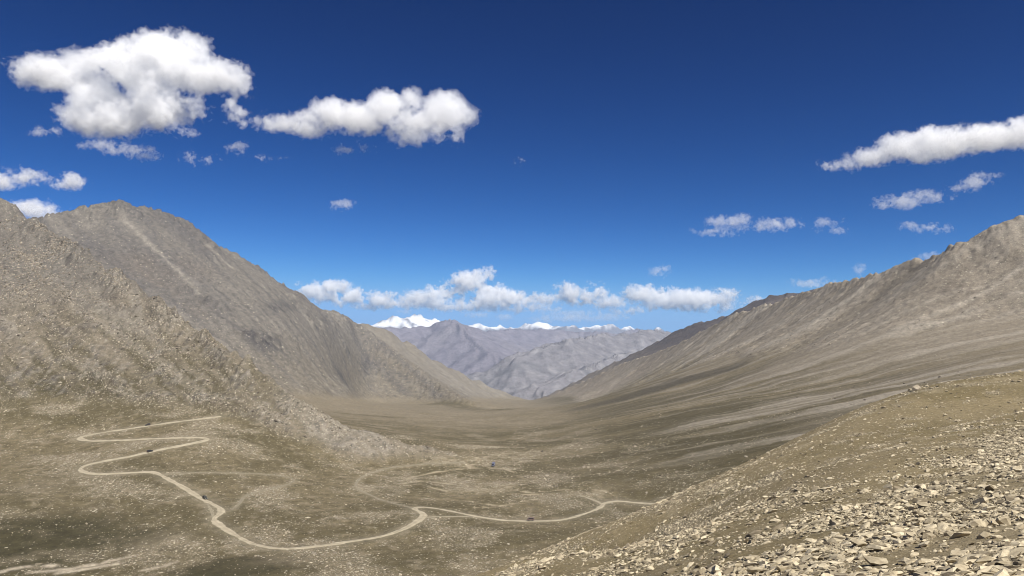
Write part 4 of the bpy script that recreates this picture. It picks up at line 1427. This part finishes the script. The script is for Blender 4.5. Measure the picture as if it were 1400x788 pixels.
W1 = dict(vox=1.2, rough=6, wisp=4, veil=0.032, body=0.03, inner=3.0, depth=0.8)
for bot, bl, sd, lab in [
    (215, [(140, 198, 22, 5), (172, 206, 28, 7), (196, 213, 18, 5)], 11, 'thin torn cloud just under the largest cumulus'),
    (225, [(260, 214, 12, 4), (276, 219, 16, 5), (290, 224, 7, 3)], 12, 'small slanting scrap of cloud below the right tip of the largest cumulus'),
    (209, [(322, 204, 11, 6), (329, 200, 6, 4)], 13, 'tiny puff between the two big upper clouds'),
    (219, [(368, 215, 14, 4)], 14, 'faint tiny wisp below the tail of the long cloud'),
    (210, [(485, 204, 20, 6), (475, 206, 10, 4)], 15, 'ragged shred hanging under the middle of the long cloud'),
    (186, [(62, 180, 22, 5)], 16, 'faint shred of vapour below the left tip of the largest cumulus'),
    (190, [(254, 183, 12, 6)], 17, 'small shred of vapour at the underside of the largest cumulus'),
    (288, [(455, 284, 9, 4), (468, 280, 12, 5)], 18, 'lone faint wisp in the clear sky above the left ridge'),
    (222, [(710, 220, 5, 3)], 19, 'tiniest speck of cloud in the middle of the blue sky'),
]:
    cloud(bot, bl, lab, seed=sd, **W1)
W2 = dict(vox=1.4, rough=7, wisp=3, veil=0.035, body=0.045, inner=3.0, core=0.03)
for bot, bl, sd, lab in [
    (262, [(0, 247, 26, 12), (30, 243, 26, 11), (48, 240, 14, 8)], 21, 'white cloud cut by the left border above the spur'),
    (263, [(98, 249, 20, 12), (78, 251, 14, 6)], 22, 'rounded small cloud above the saddle of the left ridge'),
    (300, [(45, 286, 26, 12), (22, 288, 18, 9), (66, 293, 22, 5)], 23, 'white cloud peeping out from behind the left ridge saddle'),
    (236, [(1150, 226, 24, 7), (1188, 216, 30, 12), (1225, 201, 28, 18), (1265, 194, 32, 22), (1302, 194, 40, 20), (1345, 188, 40, 19), (1392, 182, 42, 20), (1250, 212, 44, 12), (1440, 185, 30, 16)], 24, 'long bright cloud reaching in from the right border'),
]:
    cloud(bot, bl, lab, seed=sd, **W2)
for bot, bl, sd, lab in [
    (290, [(1215, 278, 18, 8), (1236, 276, 22, 9), (1264, 268, 22, 7), (1285, 270, 14, 4)], 31, 'hazy cloud under the long bright one on the right'),
    (265, [(1315, 257, 14, 5), (1334, 250, 16, 8), (1350, 239, 14, 4)], 32, 'slanting wisp near the right border'),
    (318, [(1250, 308, 14, 4), (1275, 313, 20, 6)], 33, 'thin low wisp above the right mountain shoulder'),
    (320, [(984, 303, 18, 6), (1008, 302, 18, 9), (972, 316, 20, 5), (990, 318, 12, 4)], 34, 'ragged cloud left of its twin above the right slope'),
    (316, [(1040, 310, 18, 6), (1068, 305, 28, 8)], 35, 'flat little cloud just right of the ragged one'),
    (318, [(1125, 303, 16, 4), (1142, 316, 12, 3)], 36, 'faintest wisp to the right of the flat little cloud'),
    (379, [(900, 372, 11, 5), (906, 368, 6, 4)], 37, 'single small puff alone above the far snow peaks'),
    (393, [(1115, 387, 24, 5), (1102, 388, 14, 3)], 38, 'small lens of cloud just above the right ridge'),
    (375, [(1174, 368, 7, 6)], 39, 'tiny puff touching the right ridge line'),
    (354, [(1267, 351, 14, 5)], 40, 'sliver of cloud behind the crest of the right mountain'),
]:
    cloud(bot, bl, lab, seed=sd, **W1)
W3 = dict(vox=1.0, rough=6.0, wisp=1.5, beta=3.8, veil=0.055, body=0.09, inner=1.5, depth=0.6, core=0.05)
for bot, bl, sd, lab in [
    (425, [(425, 396, 24, 9), (455, 393, 24, 11), (480, 404, 34, 11), (520, 409, 30, 11), (540, 412, 18, 8), (440, 404, 36, 8), (505, 418, 40, 4)], 51, 'low cumulus bank on the horizon rising from behind the left ridge'),
    (427, [(575, 408, 26, 10), (610, 398, 26, 13), (640, 388, 24, 18), (662, 381, 14, 13), (660, 402, 34, 15), (690, 408, 34, 12), (715, 412, 24, 8), (640, 415, 66, 9), (590, 419, 38, 5), (715, 421, 40, 5)], 52, 'tallest horizon cumulus with a domed head above the distant range'),
    (418, [(720, 405, 11, 6), (740, 407, 13, 6), (752, 412, 8, 5)], 53, 'small broken puffs right of the tallest horizon cumulus'),
    (429, [(775, 398, 15, 12), (790, 405, 32, 12), (815, 402, 15, 14), (830, 414, 24, 8), (852, 426, 18, 3)], 54, 'twin-headed horizon cumulus sloping down to the right'),
    (428, [(868, 402, 17, 10), (890, 402, 24, 12), (925, 405, 30, 12), (960, 410, 32, 13), (985, 407, 20, 11), (998, 401, 12, 5), (930, 415, 56, 10), (975, 420, 22, 6)], 55, 'broad flat-based horizon cumulus beside the dark right shoulder'),
    (416, [(1030, 411, 12, 5)], 56, 'small white puff behind the dark right shoulder'),
    (427, [(868, 424, 8, 2.5)], 57, 'minute puff between the two right horizon clouds'),
]:
    cloud(bot, bl, lab, seed=sd, **W3)
W4 = dict(vox=0.9, rough=3.0, wisp=1.5, veil=0.035, body=0.03, inner=2.0)
for bot, bl, sd, lab in [
    (431, [(770, 428, 28, 3), (790, 428, 16, 2.5)], 61, 'thin flat streak under the twin-headed horizon cumulus'),
    (435, [(650, 431, 16, 3.5)], 62, 'low small cloud above the dark-topped far hill'),
    (436, [(690, 434, 11, 4)], 63, 'low small cloud left of the snowy peaks'),
    (438, [(790, 434, 46, 5), (830, 434, 26, 4), (752, 437, 30, 4)], 64, 'pale veil of cloud lying along the snow peaks'),
    (430, [(552, 427, 9, 3)], 65, 'speck of cloud above the leftmost snow peak'),
]:
    cloud(bot, bl, lab, seed=sd, **W4)
print('clouds', time.time() - T0)
# ------------------------------------------------------------------ the air of the valley
zlo, zhi, ext = float(VERT[:, 2].min()) - 1.0, float(VERT[:, 2].max()) + 8.0, RMAX + 800.0
hv = [(sx * ext, sy * ext, z) for z in (zlo, zhi) for sx, sy in ((-1, -1), (1, -1), (1, 1), (-1, 1))]
hm, hn, hl, hb = new_mat('thin_air')
hn.remove(hb)
pv = hn.new('ShaderNodeVolumePrincipled')
pv.inputs['Color'].default_value = (.44, .67, 1.0, 1)
pv.inputs['Density'].default_value = 2.4e-5
pv.inputs['Anisotropy'].default_value = 0.0
hl.new(pv.outputs[0], hn['Material Output'].inputs['Volume'])
tag(mesh_obj('haze', hv, [(3, 2, 1, 0), (4, 5, 6, 7), (0, 1, 5, 4), (1, 2, 6, 5), (2, 3, 7, 6), (3, 0, 4, 7)], hm), 'thin blue air over the valley', None, None, 'stuff')
print('haze top', zhi, zlo)
